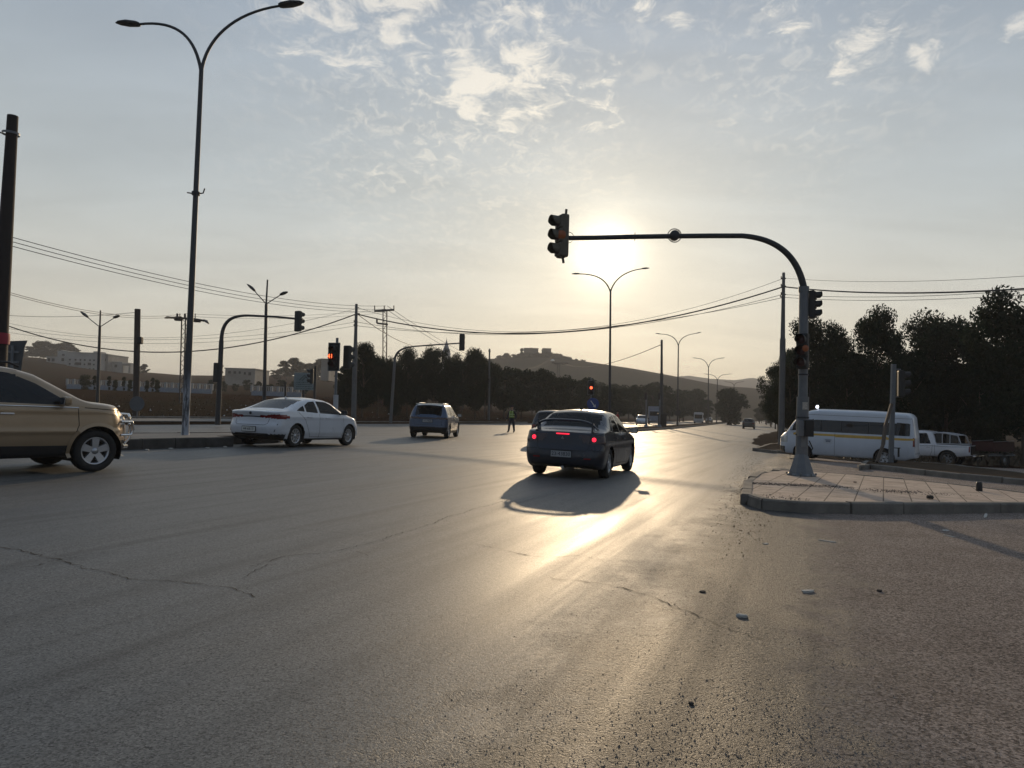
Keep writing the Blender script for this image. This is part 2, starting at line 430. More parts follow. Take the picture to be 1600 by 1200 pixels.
def paving():
    m = bpy.data.materials.new('paving_slabs'); m.use_nodes = True; t = NT(m.node_tree); b = t.n['Principled BSDF']
    tc = t.new('ShaderNodeTexCoord'); ob = tc.outputs['Object']
    v = t.mapping(ob, rot=(0, 0, rad(27)))
    br = t.new('ShaderNodeTexBrick'); t.link(v, br.inputs['Vector']); br.offset = 0.0
    br.inputs['Scale'].default_value = 1.0; br.inputs['Brick Width'].default_value = .42; br.inputs['Row Height'].default_value = .80
    br.inputs['Mortar Size'].default_value = .011; br.inputs['Mortar Smooth'].default_value = .3
    br.inputs['Color1'].default_value = c4((.52, .385, .295)); br.inputs['Color2'].default_value = c4((.60, .46, .355)); br.inputs['Mortar'].default_value = c4((.09, .07, .055))
    n = t.noise(ob, 2.4, 6, .65); n2 = t.noise(ob, 22, 4, .7)
    col = t.mix(t.rng(n, .42, .66, 0, .7), br.outputs[0], c4((.27, .21, .16)))
    col = t.mix(t.rng(n2, .45, .75, 0, .45), col, c4((.22, .17, .13)))
    t.link(col, b.inputs['Base Color']); b.inputs['Roughness'].default_value = .9; b.inputs['Specular IOR Level'].default_value = .2
    bp = t.new('ShaderNodeBump'); bp.inputs['Strength'].default_value = .6; bp.inputs['Distance'].default_value = .02
    t.link(t.math('ADD', t.math('MULTIPLY', br.outputs['Fac'], -.8), t.math('MULTIPLY', n2, .5)), bp.inputs['Height'])
    t.link(bp.outputs[0], b.inputs['Normal']); return m
M_paving = paving()

# ------------------------------------------------------------------ ground sheets
def lines(spec):
    out = [spec[0]]
    for a, b, st in spec[1]:
        k = max(1, int(round(abs(b-a)/st)))
        for i in range(1, k+1): out.append(a+(b-a)*i/k)
    return out
def grid_sn(name, ss, ns, zf, m, keep=None):
    V = []; idx = {}
    for i, s in enumerate(ss):
        for j, n in enumerate(ns):
            x, y = SN(s, n); idx[i, j] = len(V); V.append((x, y, zf(x, y, s, n)))
    Fc = [(idx[i, j], idx[i, j+1], idx[i+1, j+1], idx[i+1, j]) for i in range(len(ss)-1) for j in range(len(ns)-1)
          if keep is None or keep((ss[i]+ss[i+1])/2, (ns[j]+ns[j+1])/2)]
    used = sorted({q for f in Fc for q in f}); mp = {q: k for k, q in enumerate(used)}
    return npmesh(name, [V[q] for q in used], [[mp[q] for q in f] for f in Fc][::1], m, smooth=True)
def onroad(s, n):
    if n < -31.1: return False
    if s > 42: return n < .8
    if s < -60: return False
    return n < 34
def gz(x, y, s, n):
    z = T(x, y)
    if n < -31.25: z += .13
    elif onroad(s, n): z -= .05
    return z
ss = lines((-2400, [(-2400, -200, 200), (-200, -60, 20), (-60, 120, 2), (120, 300, 6), (300, 900, 20), (900, 2400, 100)]))
ns = lines((-2400, [(-2400, -900, 100), (-900, -300, 20), (-300, -120, 6), (-120, -42, 2), (-42, -31.3, 1.6), (-31.3, -31.2, .1), (-31.2, 34, 2), (34, 60, 4), (60, 200, 20), (200, 2400, 200)]))
g = grid_sn('ground', ss, ns, gz, M_field); props(g, kind='structure')
rs = lines((-60, [(-60, 110, 1.0), (110, 300, 4), (300, 900, 15)]))
rn = lines((-31.15, [(-31.15, .85, 1.0), (.85, 34, 1.0)]))
r = grid_sn('road', rs, rn, lambda x, y, s, n: T(x, y)-.0, M_asphalt, keep=lambda s, n: (s < 42 or n < .85)); props(r, kind='structure')

def dens(poly, step=.5, closed=True):
    out = []
    n = len(poly)
    for i in range(n if closed else n-1):
        a = Vector(poly[i]).xy; b = Vector(poly[(i+1) % n]).xy; k = max(1, int((b-a).length/step))
        for j in range(k): out.append(a.lerp(b, j/k))
    if not closed: out.append(Vector(poly[-1]).xy)
    return out
def smooth_poly(poly, it=2):
    for _ in range(it):
        q = []
        for i in range(len(poly)):
            a = Vector(poly[i]).xy; b = Vector(poly[(i+1) % len(poly)]).xy
            q += [a.lerp(b, .25), a.lerp(b, .75)]
        poly = q
    return poly
def inset(poly, w):
    n = len(poly); ar = sum(poly[i].x*poly[(i+1) % n].y-poly[(i+1) % n].x*poly[i].y for i in range(n))
    sg = 1 if ar > 0 else -1; out = []
    for i in range(n):
        t = (poly[(i+1) % n]-poly[i-1]).normalized(); nr = Vector((-t.y, t.x))*sg; out.append(poly[i]+nr*w)
    return out
def slab(name, topname, poly, h, mtop, label, cat, kw=.16, jit=.012, seed=1, mk=None):
    """kerbed island: a kerb thing round it and a paved top (structure)"""
    random.seed(seed); pl = dens(poly, .45); inn = inset(pl, kw)
    V = []; Fc = []; n = len(pl)
    jr = [random.uniform(-jit, jit) for _ in range(n)]
    ch = .025
    def prof(i, j, f):
        p, q = pl[i % n].lerp(pl[(i+1) % n], f), inn[i % n].lerp(inn[(i+1) % n], f); z = T(p.x, p.y); zq = T(q.x, q.y)
        u = (p-q).normalized(); nr = u*j; return [(p.x+nr.x, p.y+nr.y, z-.1), (p.x+nr.x, p.y+nr.y, z+h-ch+j*.6), (p.x-u.x*ch+nr.x, p.y-u.y*ch+nr.y, z+h+j*.6), (q.x, q.y, zq+h+j*.4), (q.x, q.y, zq+h-.08)]
    i = 0
    while i < n:
        m_ = min(i+2, n); j = random.uniform(-jit, jit)*1.4; b0 = len(V)
        rows = [prof(i, j, .02)]+[prof(k, j+random.uniform(-.004, .004), 0) for k in range(i+1, m_)]+[prof(m_-1, j, .98)]
        for r_ in rows: V += r_
        for k in range(len(rows)-1):
            for q in range(4): Fc.append((b0+k*5+q, b0+k*5+5+q, b0+k*5+6+q, b0+k*5+q+1))
        for e0 in (b0, b0+(len(rows)-1)*5):
            Fc.append((e0, e0+1, e0+2, e0+3)); Fc.append((e0, e0+3, e0+4, e0+4)[:3]+(e0+4,))
        i = m_
    for i in range(0):
        p, q = pl[i], inn[i]; z = T(p.x, p.y); zq = T(q.x, q.y)
        nr = (p-q).normalized()*jr[i]
        V += [(p.x+nr.x, p.y+nr.y, z-.1), (p.x+nr.x, p.y+nr.y, z+h-ch+jr[i]*.6), (p.x-(p-q).normalized().x*ch+nr.x, p.y-(p-q).normalized().y*ch+nr.y, z+h+jr[i]*.6), (q.x, q.y, zq+h+jr[i]*.4), (q.x, q.y, zq+h-.08)]
    k = npmesh(name, V, Fc, mk or M_kerb); props(k, label, cat)
    # paving top
    bm = bmesh.new(); vv = [bm.verts.new((q.x, q.y, T(q.x, q.y)+h-.012)) for q in inn]
    f = bm.faces.new(vv); bmesh.ops.triangulate(bm, faces=[f]); bm.normal_update()
    me = bpy.data.meshes.new(topname); bm.to_mesh(me); bm.free(); me.materials.append(mtop)
    o = bpy.data.objects.new(topname, me); C.objects.link(o); props(o, kind='structure'); return k, o
def sn_poly(L): return [Vector(SN(s, n)) for s, n in L]
def px_poly(L, dz=0.0): return [G(a, b, dz).xy for a, b in L]
# paved triangular island on the right
isl = px_poly([(1158, 772), (1163, 750), (1180, 738), (1215, 733), (1260, 735), (1340, 741), (1450, 751), (1540, 761), (1640, 773)], .17)
isl += px_poly([(1760, 803), (1600, 801), (1450, 803), (1330, 803), (1250, 801), (1190, 796), (1166, 788)], 0)
slab('kerb', 'paved_island', isl, .17, M_paving, 'rough concrete kerb round the paved corner island with the big signal mast', 'kerb', jit=.02)
isl2 = px_poly([(1342, 727), (1352, 719), (1385, 716), (1430, 720), (1510, 728), (1600, 738), (1700, 750)], .16)+px_poly([(1720, 776), (1600, 758), (1500, 749), (1420, 740), (1360, 733)], 0)
slab('kerb', 'far_island', isl2, .16, M_dirt, 'low kerb of the narrow strip carrying the grey post beside the minibus', 'kerb', seed=3)
# kerb ledge left of minibus
isl3 = px_poly([(1176, 700), (1200, 693), (1235, 690), (1255, 692), (1262, 700)], .14)+px_poly([(1235, 708), (1205, 708)], 0)
slab('kerb', 'kerb_corner', isl3, .14, M_dirt, 'short kerbed dirt corner in front of the white minibus, at the utility pole', 'kerb', seed=4)
# near median (left): wall-like kerb then paved top
def sn_poly(L): return [Vector(SN(s, n)) for s, n in L]
ma = G(200, 703); mb = G(356, 698)
dd = (mb.xy-ma.xy).normalized(); nn_ = Vector((-dd.y, dd.x))
a0 = ma.xy-dd*26; b0 = mb.xy+dd*3.2
slab('median_kerb', 'median_top', [a0, mb.xy+dd*.2]+sn_poly([(16.9, -16.0), (19.6, -16.2), (20.6, -16.8), (20.8, -17.6), (20.0, -18.4)])+[b0+nn_*3.6-dd*1.5, a0+nn_*3.4], .27, M_medtop, 'tall dark median kerb behind the gold car, under the tallest street lamp', 'kerb', seed=5, mk=mat('kerb_black_backlit', (.05, .047, .043), .9, bump=.5, bscale=14, var=.5, vscale=2.5))  # worn black kerb, with its backlit shade put into the darker colour
# far median beyond the junction
mp = [(56, -15.4), (58, -16.2), (90, -17.6), (150, -18.0), (260, -18.5), (420, -18.5), (420, -15.5), (260, -15.2), (150, -14.6), (90, -14.2), (60, -14.2)]
slab('median_kerb', 'median_verge', sn_poly(mp), .2, M_dirt, 'long low median kerb stretching away past the lamp row beyond the dark sedan', 'kerb', seed=6)
# left pavement kerbs
def kerb_line(name, pts, w, h, label, dz=0.0, m=None):
    pl = dens(pts, 1.0, False); V = []; Fc = []
    for i, p in enumerate(pl):
        t = (pl[min(i+1, len(pl)-1)]-pl[max(i-1, 0)]).normalized(); nr = Vector((-t.y, t.x))
        z = T(p.x, p.y)+dz; q = p+nr*w; j = (mnoise.noise(Vector((p.x*.9, p.y*.9, 3))))*.02
        V += [(p.x, p.y, z-.1), (p.x, p.y, z+h-.02+j), (p.x+nr.x*.02, p.y+nr.y*.02, z+h+j), (q.x, q.y, z+h+j), (q.x, q.y, z-.1)]
    for i in range(len(pl)-1):
        for k in range(4): Fc.append((i*5+k, i*5+5+k, i*5+6+k, i*5+k+1))
    for b in (0, (len(pl)-1)*5): Fc.append((b, b+1, b+2, b+3))
    o = npmesh(name, V, Fc, m or M_kerb); return props(o, label, 'kerb')
kerb_line('kerb', sn_poly([(-30, -31.1), (84, -31.1)]), .22, .19, 'pale-topped kerb along the far side of the junction in front of the field and trees')
kerb_line('kerb', sn_poly([(93, -31.1), (420, -31.1)]), .22, .17, 'distant kerb below the tree belt behind the traffic officer')
kerb_line('kerb', sn_poly([(-30, -36.4), (45, -36.4), (50, -34)]), .22, .16, 'second kerb edging the brown field behind the left pavement', dz=.13)
pv = grid_sn('pavement', lines((-30, [(-30, 46, 1.0)])), lines((-36.4, [(-36.4, -31.3, 1.0)])), lambda x, y, s, n: T(x, y)+.165, M_medtop); props(pv, kind='structure')
# dirt under the right-hand grove
V2 = []
dpoly = [Vector(q) for q in ((13.2, 38), (14.6, 43), (16.6, 50), (24.5, 72), (40, 108), (85, 200), (100, 240), (130, 240), (110, 60), (60, 36), (46, 36), (33, 39), (24, 40.5), (18, 37.5), (15, 36))]
bm = bmesh.new(); dp = dens(dpoly, 1.5)
dp = [p+Vector((mnoise.noise(Vector((p.x, p.y, 1))), mnoise.noise(Vector((p.x, p.y, 5)))))*.6 for p in dp]
vv = [bm.verts.new((p.x, p.y, 0)) for p in dp]; f = bm.faces.new(vv); bmesh.ops.triangulate(bm, faces=[f])
for ax in range(2):
    for k in range(4, 124 if ax == 0 else 240, 3):
        co = (k, 0, 0) if ax == 0 else (0, k, 0); no = (1, 0, 0) if ax == 0 else (0, 1, 0)
        bmesh.ops.bisect_plane(bm, geom=list(bm.verts)+list(bm.edges)+list(bm.faces), plane_co=co, plane_no=no)
for v in bm.verts: v.co.z = T(v.co.x, v.co.y)+.03
bm.normal_update()
me = bpy.data.meshes.new('dirt_verge'); bm.to_mesh(me); bm.free(); me.materials.append(M_dirt)
o = bpy.data.objects.new('dirt_verge', me); C.objects.link(o); props(o, kind='structure')

# ------------------------------------------------------------------ hills
def ridge(name, pts, D, W, m, seed=0):
    """pts: (px, py) skyline at distance D; a real mound W deep on either side"""
    random.seed(seed); xs = []
    n = 90; px0, px1 = pts[0][0], pts[-1][0]; V = []; Fc = []; K = 16
    for i in range(n+1):
        px = px0+(px1-px0)*i/n; py = tab(pts, px); p = P(px, py, D)
        for k in range(K+1):
            u = -1+2*k/K; prof = math.cos(u*math.pi/2)**1.3 if abs(u) < 1 else 0
            sc = (D+u*W)/D; x = p.x*sc if u < 0 else p.x*sc; y = D*sc
            nz = mnoise.fractal(Vector((x*.006, y*.006, seed)), 1, 2, 4)*6*(1-abs(u)) if k != K//2 else 0
            V.append((x, y, max(-3, p.z*prof+nz*prof-(1-prof)*2)))
    for i in range(n):
        for k in range(K): Fc.append((i*(K+1)+k, (i+1)*(K+1)+k, (i+1)*(K+1)+k+1, i*(K+1)+k+1))
    o = npmesh(name, V, Fc, m, smooth=True); return props(o, kind='structure')
ridge('hill', [(440, 690), (560, 600), (680, 572), (790, 560), (850, 556), (900, 563), (930, 567), (990, 576), (1050, 587), (1110, 599), (1170, 609), (1230, 622), (1330, 645), (1450, 690)], 640, 260, M_hill, 1)
ridge('far_hill', [(860, 680), (1010, 600), (1060, 588), (1078, 587), (1110, 592), (1150, 594), (1175, 590), (1200, 595), (1260, 600), (1400, 635), (1560, 700)], 1700, 500, M_hill, 2)
# ------------------------------------------------------------------ vehicles
def paint(name, col, metal=0.35, rough=.32, dust=.35):
    return mat(name, col, rough, metal, var=.05, vscale=1.5, coat=.6, dust=dust)
def inpoly(x, z, poly):
    c = False; n = len(poly)
    for i in range(n):
        x1, z1 = poly[i]; x2, z2 = poly[(i+1) % n]
        if (z1 > z) != (z2 > z) and x < (x2-x1)*(z-z1)/(z2-z1)+x1: c = not c
    return c
def nearest(x, z, poly, lim):
    best = None; n = len(poly)
    for i in range(n):
        x1, z1 = poly[i]; x2, z2 = poly[(i+1) % n]; dx, dz = x2-x1, z2-z1; L = dx*dx+dz*dz
        if L < 1e-9: continue
        u = min(1, max(0, ((x-x1)*dx+(z-z1)*dz)/L)); qx, qz = x1+dx*u, z1+dz*u; d = math.hypot(qx-x, qz-z)
        if d < lim and (best is None or d < best[0]): best = (d, qx, qz)
    return best
def rpoly(poly, r=.03, k=3):
    out = []; n = len(poly)
    for i in range(n):
        a = Vector(poly[i-1]); b = Vector(poly[i]); c = Vector(poly[(i+1) % n])
        r1 = min(r, (a-b).length*.4, (c-b).length*.4)
        p = b+(a-b).normalized()*r1; q = b+(c-b).normalized()*r1
        for j in range(k+1):
            u = j/k; out.append(tuple(p.lerp(b, u).lerp(b.lerp(q, u), u)))
    return out
def tabs(Tb, v):
    """smooth table (Catmull-like cosine free): linear then light smoothing"""
    w = .05; return (tab(Tb, v-w)+tab(Tb, v-w/2)+tab(Tb, v)*2+tab(Tb, v+w/2)+tab(Tb, v+w))/6.0
def shell(sp):
    """closed car skin as a dense grid; returns V (np), faces, kinds"""
    L0, L1 = sp['x']; st = sp.get('step', .022); nst = int((L1-L0)/st)
    xs = [L0+(L1-L0)*i/nst for i in range(nst+1)]
    nb, nsd, ng, ncn, nt = 5, sp.get('nsd', 30), sp.get('ng', 22), 6, 14
    rings = []; kinds = ['bottom']*nb+['side']*nsd+['green']*ng+['corner']*ncn+['top']*nt
    def ring(x, shrink=1.0):
        zt = tabs(sp['top'], x); zl = tab(sp['low'], x); zb0 = tabs(sp['belt'], x); w = tabs(sp['w'], x)
        for e, rr, kc in ((x-L0, sp.get('rr', .30), sp.get('kr', .13)), (L1-x, sp.get('rf', .42), sp.get('kf', .20))):
            if e < rr: w *= 1-kc*(1-e/rr)**2.4
        zb = min(zb0, zt-.05); h = zt-zb
        zm = zl+(zb-zl)*.52; pts = []
        for i in range(nb): pts.append((w*.90*i/nb, zl))
        for i in range(nsd):
            u = i/nsd; z = zl+(zb-zl)*u
            if z < zm: y = w*(1-sp.get('tuck', .07)*((zm-z)/(zm-zl))**2.2)
            else: y = w*(1-.035*((z-zm)/(zb-zm))**2)
            if 'crease' in sp:
                for cz, cw, ca in sp['crease']: y += ca*math.exp(-((z-cz-(.06*(x)/2 if sp.get('cslope') else 0))/cw)**2)
            if u < .08: y = w*.90+(y-w*.90)*math.sqrt(max(0, 1-(1-u/.08)**2))
            pts.append((y, z))
        wb = w*.965-.006
        crown = sp.get('crown', .05)*min(1, h/.3+.35); ze = zt-crown
        hh = max(.02, ze-zb); yr = max(.2, wb-sp.get('tumble', .36)*hh-.02*S01(hh/.2))
        G1 = Vector((wb, zb)); Cn = Vector((yr, ze)); Tp = Vector((0, zt))
        ra = min(.5, sp.get('rail', .09)/max(.03, (Cn-G1).length)); rb = min(.5, sp.get('rail', .09)*1.3/(Tp-Cn).length)
        A = Cn.lerp(G1, ra); B = Vector((yr*(1-rb), 0)); B.y = zt-crown*(B.x/yr)**2
        for i in range(ng): 
            q = G1.lerp(A, i/ng); bl = sp.get('gbulge', .012)*math.sin(math.pi*i/ng)*min(1, hh/.3); pts.append((q.x+bl, q.y))
        for i in range(ncn):
            u = i/ncn; q = A.lerp(Cn, u).lerp(Cn.lerp(B, u), u); pts.append((q.x, q.y))
        for i in range(nt+1):
            y = B.x*(1-i/nt); pts.append((y, zt-crown*(y/yr)**2))
        return pts, w
    def xoff(x, y, z, w):
        o = 0
        e = x-L0
        if e < .7:
            f = (1-e/.7)**1.6; o += f*(tabs(sp['xr'], z)+sp.get('cr', .13)*min(1, abs(y)/max(.1, w))**2.6)
        e = L1-x
        if e < .8:
            f = (1-e/.8)**1.6; o -= f*(tabs(sp['xf'], z)+sp.get('cf', .24)*min(1, abs(y)/max(.1, w))**2.4)
        return o
    V = []; Fc = []; K = []
    def addring(pts, x, w):
        b = len(V)
        for (y, z) in pts: V.append((x+xoff(x, y, z, w), y, z))
        return b
    bases = []
    capn = 10
    p0, w0 = ring(xs[0]); zc0 = (p0[0][1]+p0[-1][1])/2; c0 = []
    for k in range(capn):
        s = (k+.02)/capn; c0.append(([(y*s, zc0+(z-zc0)*s) for y, z in p0], xs[0], w0))
    for q in c0: bases.append((addring(*q), 'cap0'))
    for x in xs:
        p, w = ring(x); bases.append((addring(p, x, w), 'body'))
    p1, w1 = ring(xs[-1]); zc1 = (p1[0][1]+p1[-1][1])/2
    for k in range(capn-1, -1, -1):
        s = (k+.02)/capn; bases.append((addring([(y*s, zc1+(z-zc1)*s) for y, z in p1], xs[-1], w1), 'cap1'))
    n = len(p0)
    for i in range(len(bases)-1):
        a, ka = bases[i]; b, kb = bases[i+1]
        cap = 'cap0' if ka == 'cap0' else ('cap1' if kb == 'cap1' else None)
        for j in range(n-1):
            Fc.append((a+j, b+j, b+j+1, a+j+1)); K.append(cap or kinds[min(j, len(kinds)-1)])
    return V, Fc, K
def car_build(name, sp, loc, rz, label, cat='car', scale=1.0, group=None, tilt=0.0):
    root = empty(name, loc, rz, label, cat, group); root.scale = (scale,)*3
    V, Fc, K = shell(sp); V = [list(v) for v in V]
    wins = [(nm, rpoly(p, .035)) for nm, p in sp.get('windows', [])]
    RA = sp['arch_r']; axles = sp['axles']; zc = sp['wheel_r']
    vk = [set() for _ in V]
    for f, k in zip(Fc, K):
        for q in f: vk[q].add(k)
    for i, v in enumerate(V):
        if vk[i] & {'green', 'side', 'corner'} and not (vk[i] & {'cap0', 'cap1', 'top'}):
            b = None
            for nm, p in wins:
                q = nearest(v[0], v[2], p, .0135)
                if q and (b is None or q[0] < b[0]): b = q
            if b: v[0], v[2] = b[1], b[2]
            for ax in axles:
                d = math.hypot(v[0]-ax, v[2]-zc)
                if abs(d-RA) < .014 and 'side' in vk[i]:
                    v[0] = ax+(v[0]-ax)*RA/d; v[2] = zc+(v[2]-zc)*RA/d
    groups = {}
    tw = sp.get('topwin', [])
    wmax = max(q for _, q in sp['w'])
    for f, k in zip(Fc, K):
        cx = sum(V[q][0] for q in f)/4; cy = sum(V[q][1] for q in f)/4; cz = sum(V[q][2] for q in f)/4
        g_ = 'body'; dele = False
        if cy > wmax-.36 or k == 'side':
            for ax in axles:
                if math.hypot(cx-ax, cz-zc) < RA and (k in ('side', 'bottom')): dele = True
        if dele: continue
        if k in ('green', 'side', 'corner'):
            for nm, p in wins:
                if inpoly(cx, cz, p): g_ = nm
        if g_ == 'body' and k == 'bottom': g_ = 'underbody'
        if g_ == 'body':
            for nm, x0, x1, fr in tw:
                if x0 < cx < x1 and k in ('top', 'corner', 'cap0', 'cap1'):
                    # slanted side edge
                    ylim = fr if not callable(fr) else fr(cx)
                    if cy < ylim: g_ = nm
        if g_ == 'body' and sp.get('cls'):
            r_ = sp['cls'](cx, cy, cz, k)
            if r_ == 'DEL': continue
            if r_: g_ = r_
        groups.setdefault(g_, []).append(f)
    M = sp['mats']; body_o = None; made = {}
    def split(nm, fl, sides):
        used = sorted({q for f in fl for q in f}); mp = {q: k for k, q in enumerate(used)}
        vv, ff = [], []
        for sg in sides:
            b = len(vv)
            for q in used: vv.append((V[q][0], V[q][1]*sg, V[q][2]))
            for f in fl:
                h = [b+mp[q] for q in f]; ff.append(h if sg < 0 else h[::-1])
        o = npmesh(nm, vv, ff, M.get(nm, M_black), root, smooth=True)
        return o
    twosided = {'body', 'underbody', 'windscreen', 'rear_window', 'bumper_trim', 'roof', 'light_bar', 'grille', 'stripe', 'body_white'}
    for nm, fl in groups.items():
        if nm in twosided:
            o = split(nm, fl, (1, -1))
            if nm == 'body':
                bm = bmesh.new(); bm.from_mesh(o.data); bmesh.ops.remove_doubles(bm, verts=bm.verts, dist=.0004); bm.to_mesh(o.data); bm.free()
                o.data.polygons.foreach_set('use_smooth', [True]*len(o.data.polygons)); body_o = o
        else:
            split(nm, fl, (1,)); split(nm, fl, (-1,))
    # BVH on the outer skin
    VV = [Vector(v) for v in V]+[Vector((v[0], -v[1], v[2])) for v in V]; n0 = len(V)
    bv = BVHTree.FromPolygons(VV, [tuple(f) for f in Fc]+[tuple(q+n0 for q in f) for f in Fc])
    def hit_side(x, z, sg=1):
        r = bv.ray_cast(Vector((x, 3*sg, z)), Vector((0, -sg, 0))); return r[0], r[1]
    def hit_rear(y, z):
        r = bv.ray_cast(Vector((-6, y, z)), Vector((1, 0, 0))); return r[0], r[1]
    def hit_front(y, z):
        r = bv.ray_cast(Vector((6, y, z)), Vector((-1, 0, 0))); return r[0], r[1]
    def hit_top(x, y):
        r = bv.ray_cast(Vector((x, y, 5)), Vector((0, 0, -1))); return r[0], r[1]
    sp['hit'] = (hit_side, hit_rear, hit_front, hit_top)
    # panel gaps, drawn as thin recess-coloured ribbons on the skin and merged into the body mesh
    mb = MB()
    def ribbon(path, w, hit, out=.0016):
        pl = []
        for (a, b_) in zip(path, path[1:]):
            k = max(1, int(math.hypot(b_[0]-a[0], b_[1]-a[1])/.03))
            for i in range(k): pl.append((a[0]+(b_[0]-a[0])*i/k, a[1]+(b_[1]-a[1])*i/k))
        pl.append(path[-1]); prev = None
        for i, (a, b_) in enumerate(pl):
            t = Vector(pl[min(i+1, len(pl)-1)])-Vector(pl[max(0, i-1)]); t.normalize(); nn = Vector((-t.y, t.x))*w/2
            h1, n1 = hit(a+nn.x, b_+nn.y); h2, n2 = hit(a-nn.x, b_-nn.y)
            if h1 is None or h2 is None or (h1-h2).length > .1: prev = None; continue
            if n1.dot(h1-Vector((0, 0, .7))) < 0: n1 = -n1
            if n2.dot(h2-Vector((0, 0, .7))) < 0: n2 = -n2
            q = (h1+n1*out, h2+n2*out)
            if prev: mb.add([prev[0], prev[1], q[1], q[0]], [(0, 1, 2, 3)], 1)
            prev = q
    for path in sp.get('seams', []):
        for sg in (1, -1): ribbon(path, sp.get('gap', .011), lambda a, b_, sg=sg: hit_side(a, b_, sg))
    for path in sp.get('rear_seams', []): ribbon(path, .011, hit_rear)
    if mb.v:
        bm = bmesh.new(); bm.from_mesh(body_o.data)
        vs_ = [bm.verts.new(v) for v in mb.v]
        for f in mb.f:
            try: q = bm.faces.new([vs_[i] for i in f]); q.material_index = 1
            except ValueError: pass
        bm.to_mesh(body_o.data); bm.free(); body_o.data.materials.append(M_gap)
    # arch liners
    for ax in axles:
        for sg in (1, -1):
            li = MB()
            w = tab(sp['w'], ax); y0, y1 = w-.33, w-.03; prev = None
            for k in range(21):
                th = math.pi*(-.12+1.24*k/20); p = (ax+RA*1.0*math.cos(th), zc+RA*1.0*math.sin(th))
                q = (Vector((p[0], y1*sg, p[1])), Vector((p[0], y0*sg, p[1])))
                if prev: li.add([prev[0], prev[1], q[1], q[0]], [(0, 1, 2, 3)], 0)
                prev = q
            li.add([Vector((ax, y0*sg, zc))]+[Vector((ax+RA*math.cos(math.pi*(-.12+1.24*k/20)), y0*sg, zc+RA*math.sin(math.pi*(-.12+1.24*k/20)))) for k in range(21)],
                   [(0, k, k+1) for k in range(1, 21)], 0)
            li.build('wheel_arch_liner', M_black, root)
    # wheels
    wr = sp['wheel_r']; tw_ = sp.get('tyre_w', .215); rr = sp.get('rim_r', wr*.64)
    def wheel_mesh():
        mb = MB(); h = tw_/2
        prof = [(rr, -h*.75), (rr+.02, -h*.95), (wr-.05, -h), (wr-.014, -h*.86), (wr, -h*.6), (wr, h*.6), (wr-.014, h*.86), (wr-.05, h), (rr+.02, h*.95), (rr, h*.75), (rr-.01, h*.3)]
        mb.lathe(prof, 0, 36); return mb
    def rim_mesh():
        mb = MB(); h = tw_/2; mb.lathe([(rr, h*.78), (rr-.018, h*.80), (rr-.03, h*.45), (rr-.04, -h*.7)], 0, 36)
        mb.lathe([(rr-.04, h*.05), (.0, h*.05)], 1, 24, smooth=False)
        ns_ = sp.get('spokes', 5); sw = sp.get('spoke_w', .07)
        mb.lathe([(.062, h*.35), (.058, h*.72), (.0, h*.74)], 0, 16)
        for k in range(ns_):
            a = 2*math.pi*k/ns_+.3; ca, sa = math.cos(a), math.sin(a)
            def pt(r, t, z): return (r*ca-t*sa, r*sa+t*ca, z)
            w0, w1 = sw*.5*sp.get('spoke_in', .7), sw*.5
            mb.add([pt(.04, -w0, h*.68), pt(.04, w0, h*.68), pt(rr-.02, w1, h*.76), pt(rr-.02, -w1, h*.76),
                    pt(.04, -w0*1.1, h*.3), pt(.04, w0*1.1, h*.3), pt(rr-.02, w1*1.1, h*.3), pt(rr-.02, -w1*1.1, h*.3)],
                   [(0, 1, 2, 3), (0, 3, 7, 4), (1, 5, 6, 2), (3, 2, 6, 7), (0, 4, 5, 1)], 0)
        return mb
    wm = wheel_mesh().build('wheel', M_tyre, root); rm = rim_mesh().build('rim', [sp.get('rim_mat', M_rim), M_black], wm)
    first = True
    for ax in axles:
        for sg in (1, -1):
            y = (tab(sp['w'], ax)-tw_/2-sp.get('winset', .025))*sg
            if first: a_, b_ = wm, rm; first = False
            else:
                a_ = wm.copy(); C.objects.link(a_); b_ = rm.copy(); C.objects.link(b_); b_.parent = a_
            a_.location = (ax, y, wr); a_.rotation_euler = (-math.pi/2*sg, 0, sp.get('steer', 0)*(1 if ax > 0 else 0))
            a_.rotation_mode = 'XYZ'
    # cabin
    if sp.get('cabin'):
        it = MB(); c = sp['cabin']; zf = c.get('z', .62); x0, x1 = c['x']; wi = tab(sp['w'], 0)-.12
        it.box(((x0+x1)/2, 0, zf-.03), (x1-x0, wi*2, .04))
        for (xs_, rows) in c['seats']:
            for y in rows:
                it.box((xs_, y, zf+.12), (.48, .46, .16), bev=.05)
                rot = Matrix.Rotation(rad(-14), 3, 'Y')
                it.box((xs_-.25, y, zf+.36), (.13, .46, .46), rot=rot, bev=.05)
                it.box((xs_-.31, y, zf+.36+.24), (.09, .25, .16), rot=rot, bev=.03)
        it.box((x1-.22, 0, zf+.18), (.34, wi*1.9, .28), bev=.05)
        it.build('seats', M_inner, root)
    for sg in ((1, -1) if sp.get('mirror') else ()):
        mx, mz, mw = sp['mirror']; h, n_ = hit_side(mx, mz-.02, sg)
        if h is None: h = Vector((mx, .75*sg, mz))
        mm = MB(); mm.box((mx+.0, h.y+sg*(.06+mw/2), mz+.045), (.11, mw, .15), bev=.045); mm.box((mx+.03, h.y+sg*.035, mz), (.06, .14, .035), bev=.01)
        o = mm.build('wing_mirror', sp.get('mirror_mat', M['body']), root)
        gl = MB(); gl.box((mx-.058, h.y+sg*(.06+mw/2), mz+.045), (.006, mw*.82, .11)); gl.build('mirror_glass', M_chrome, o)
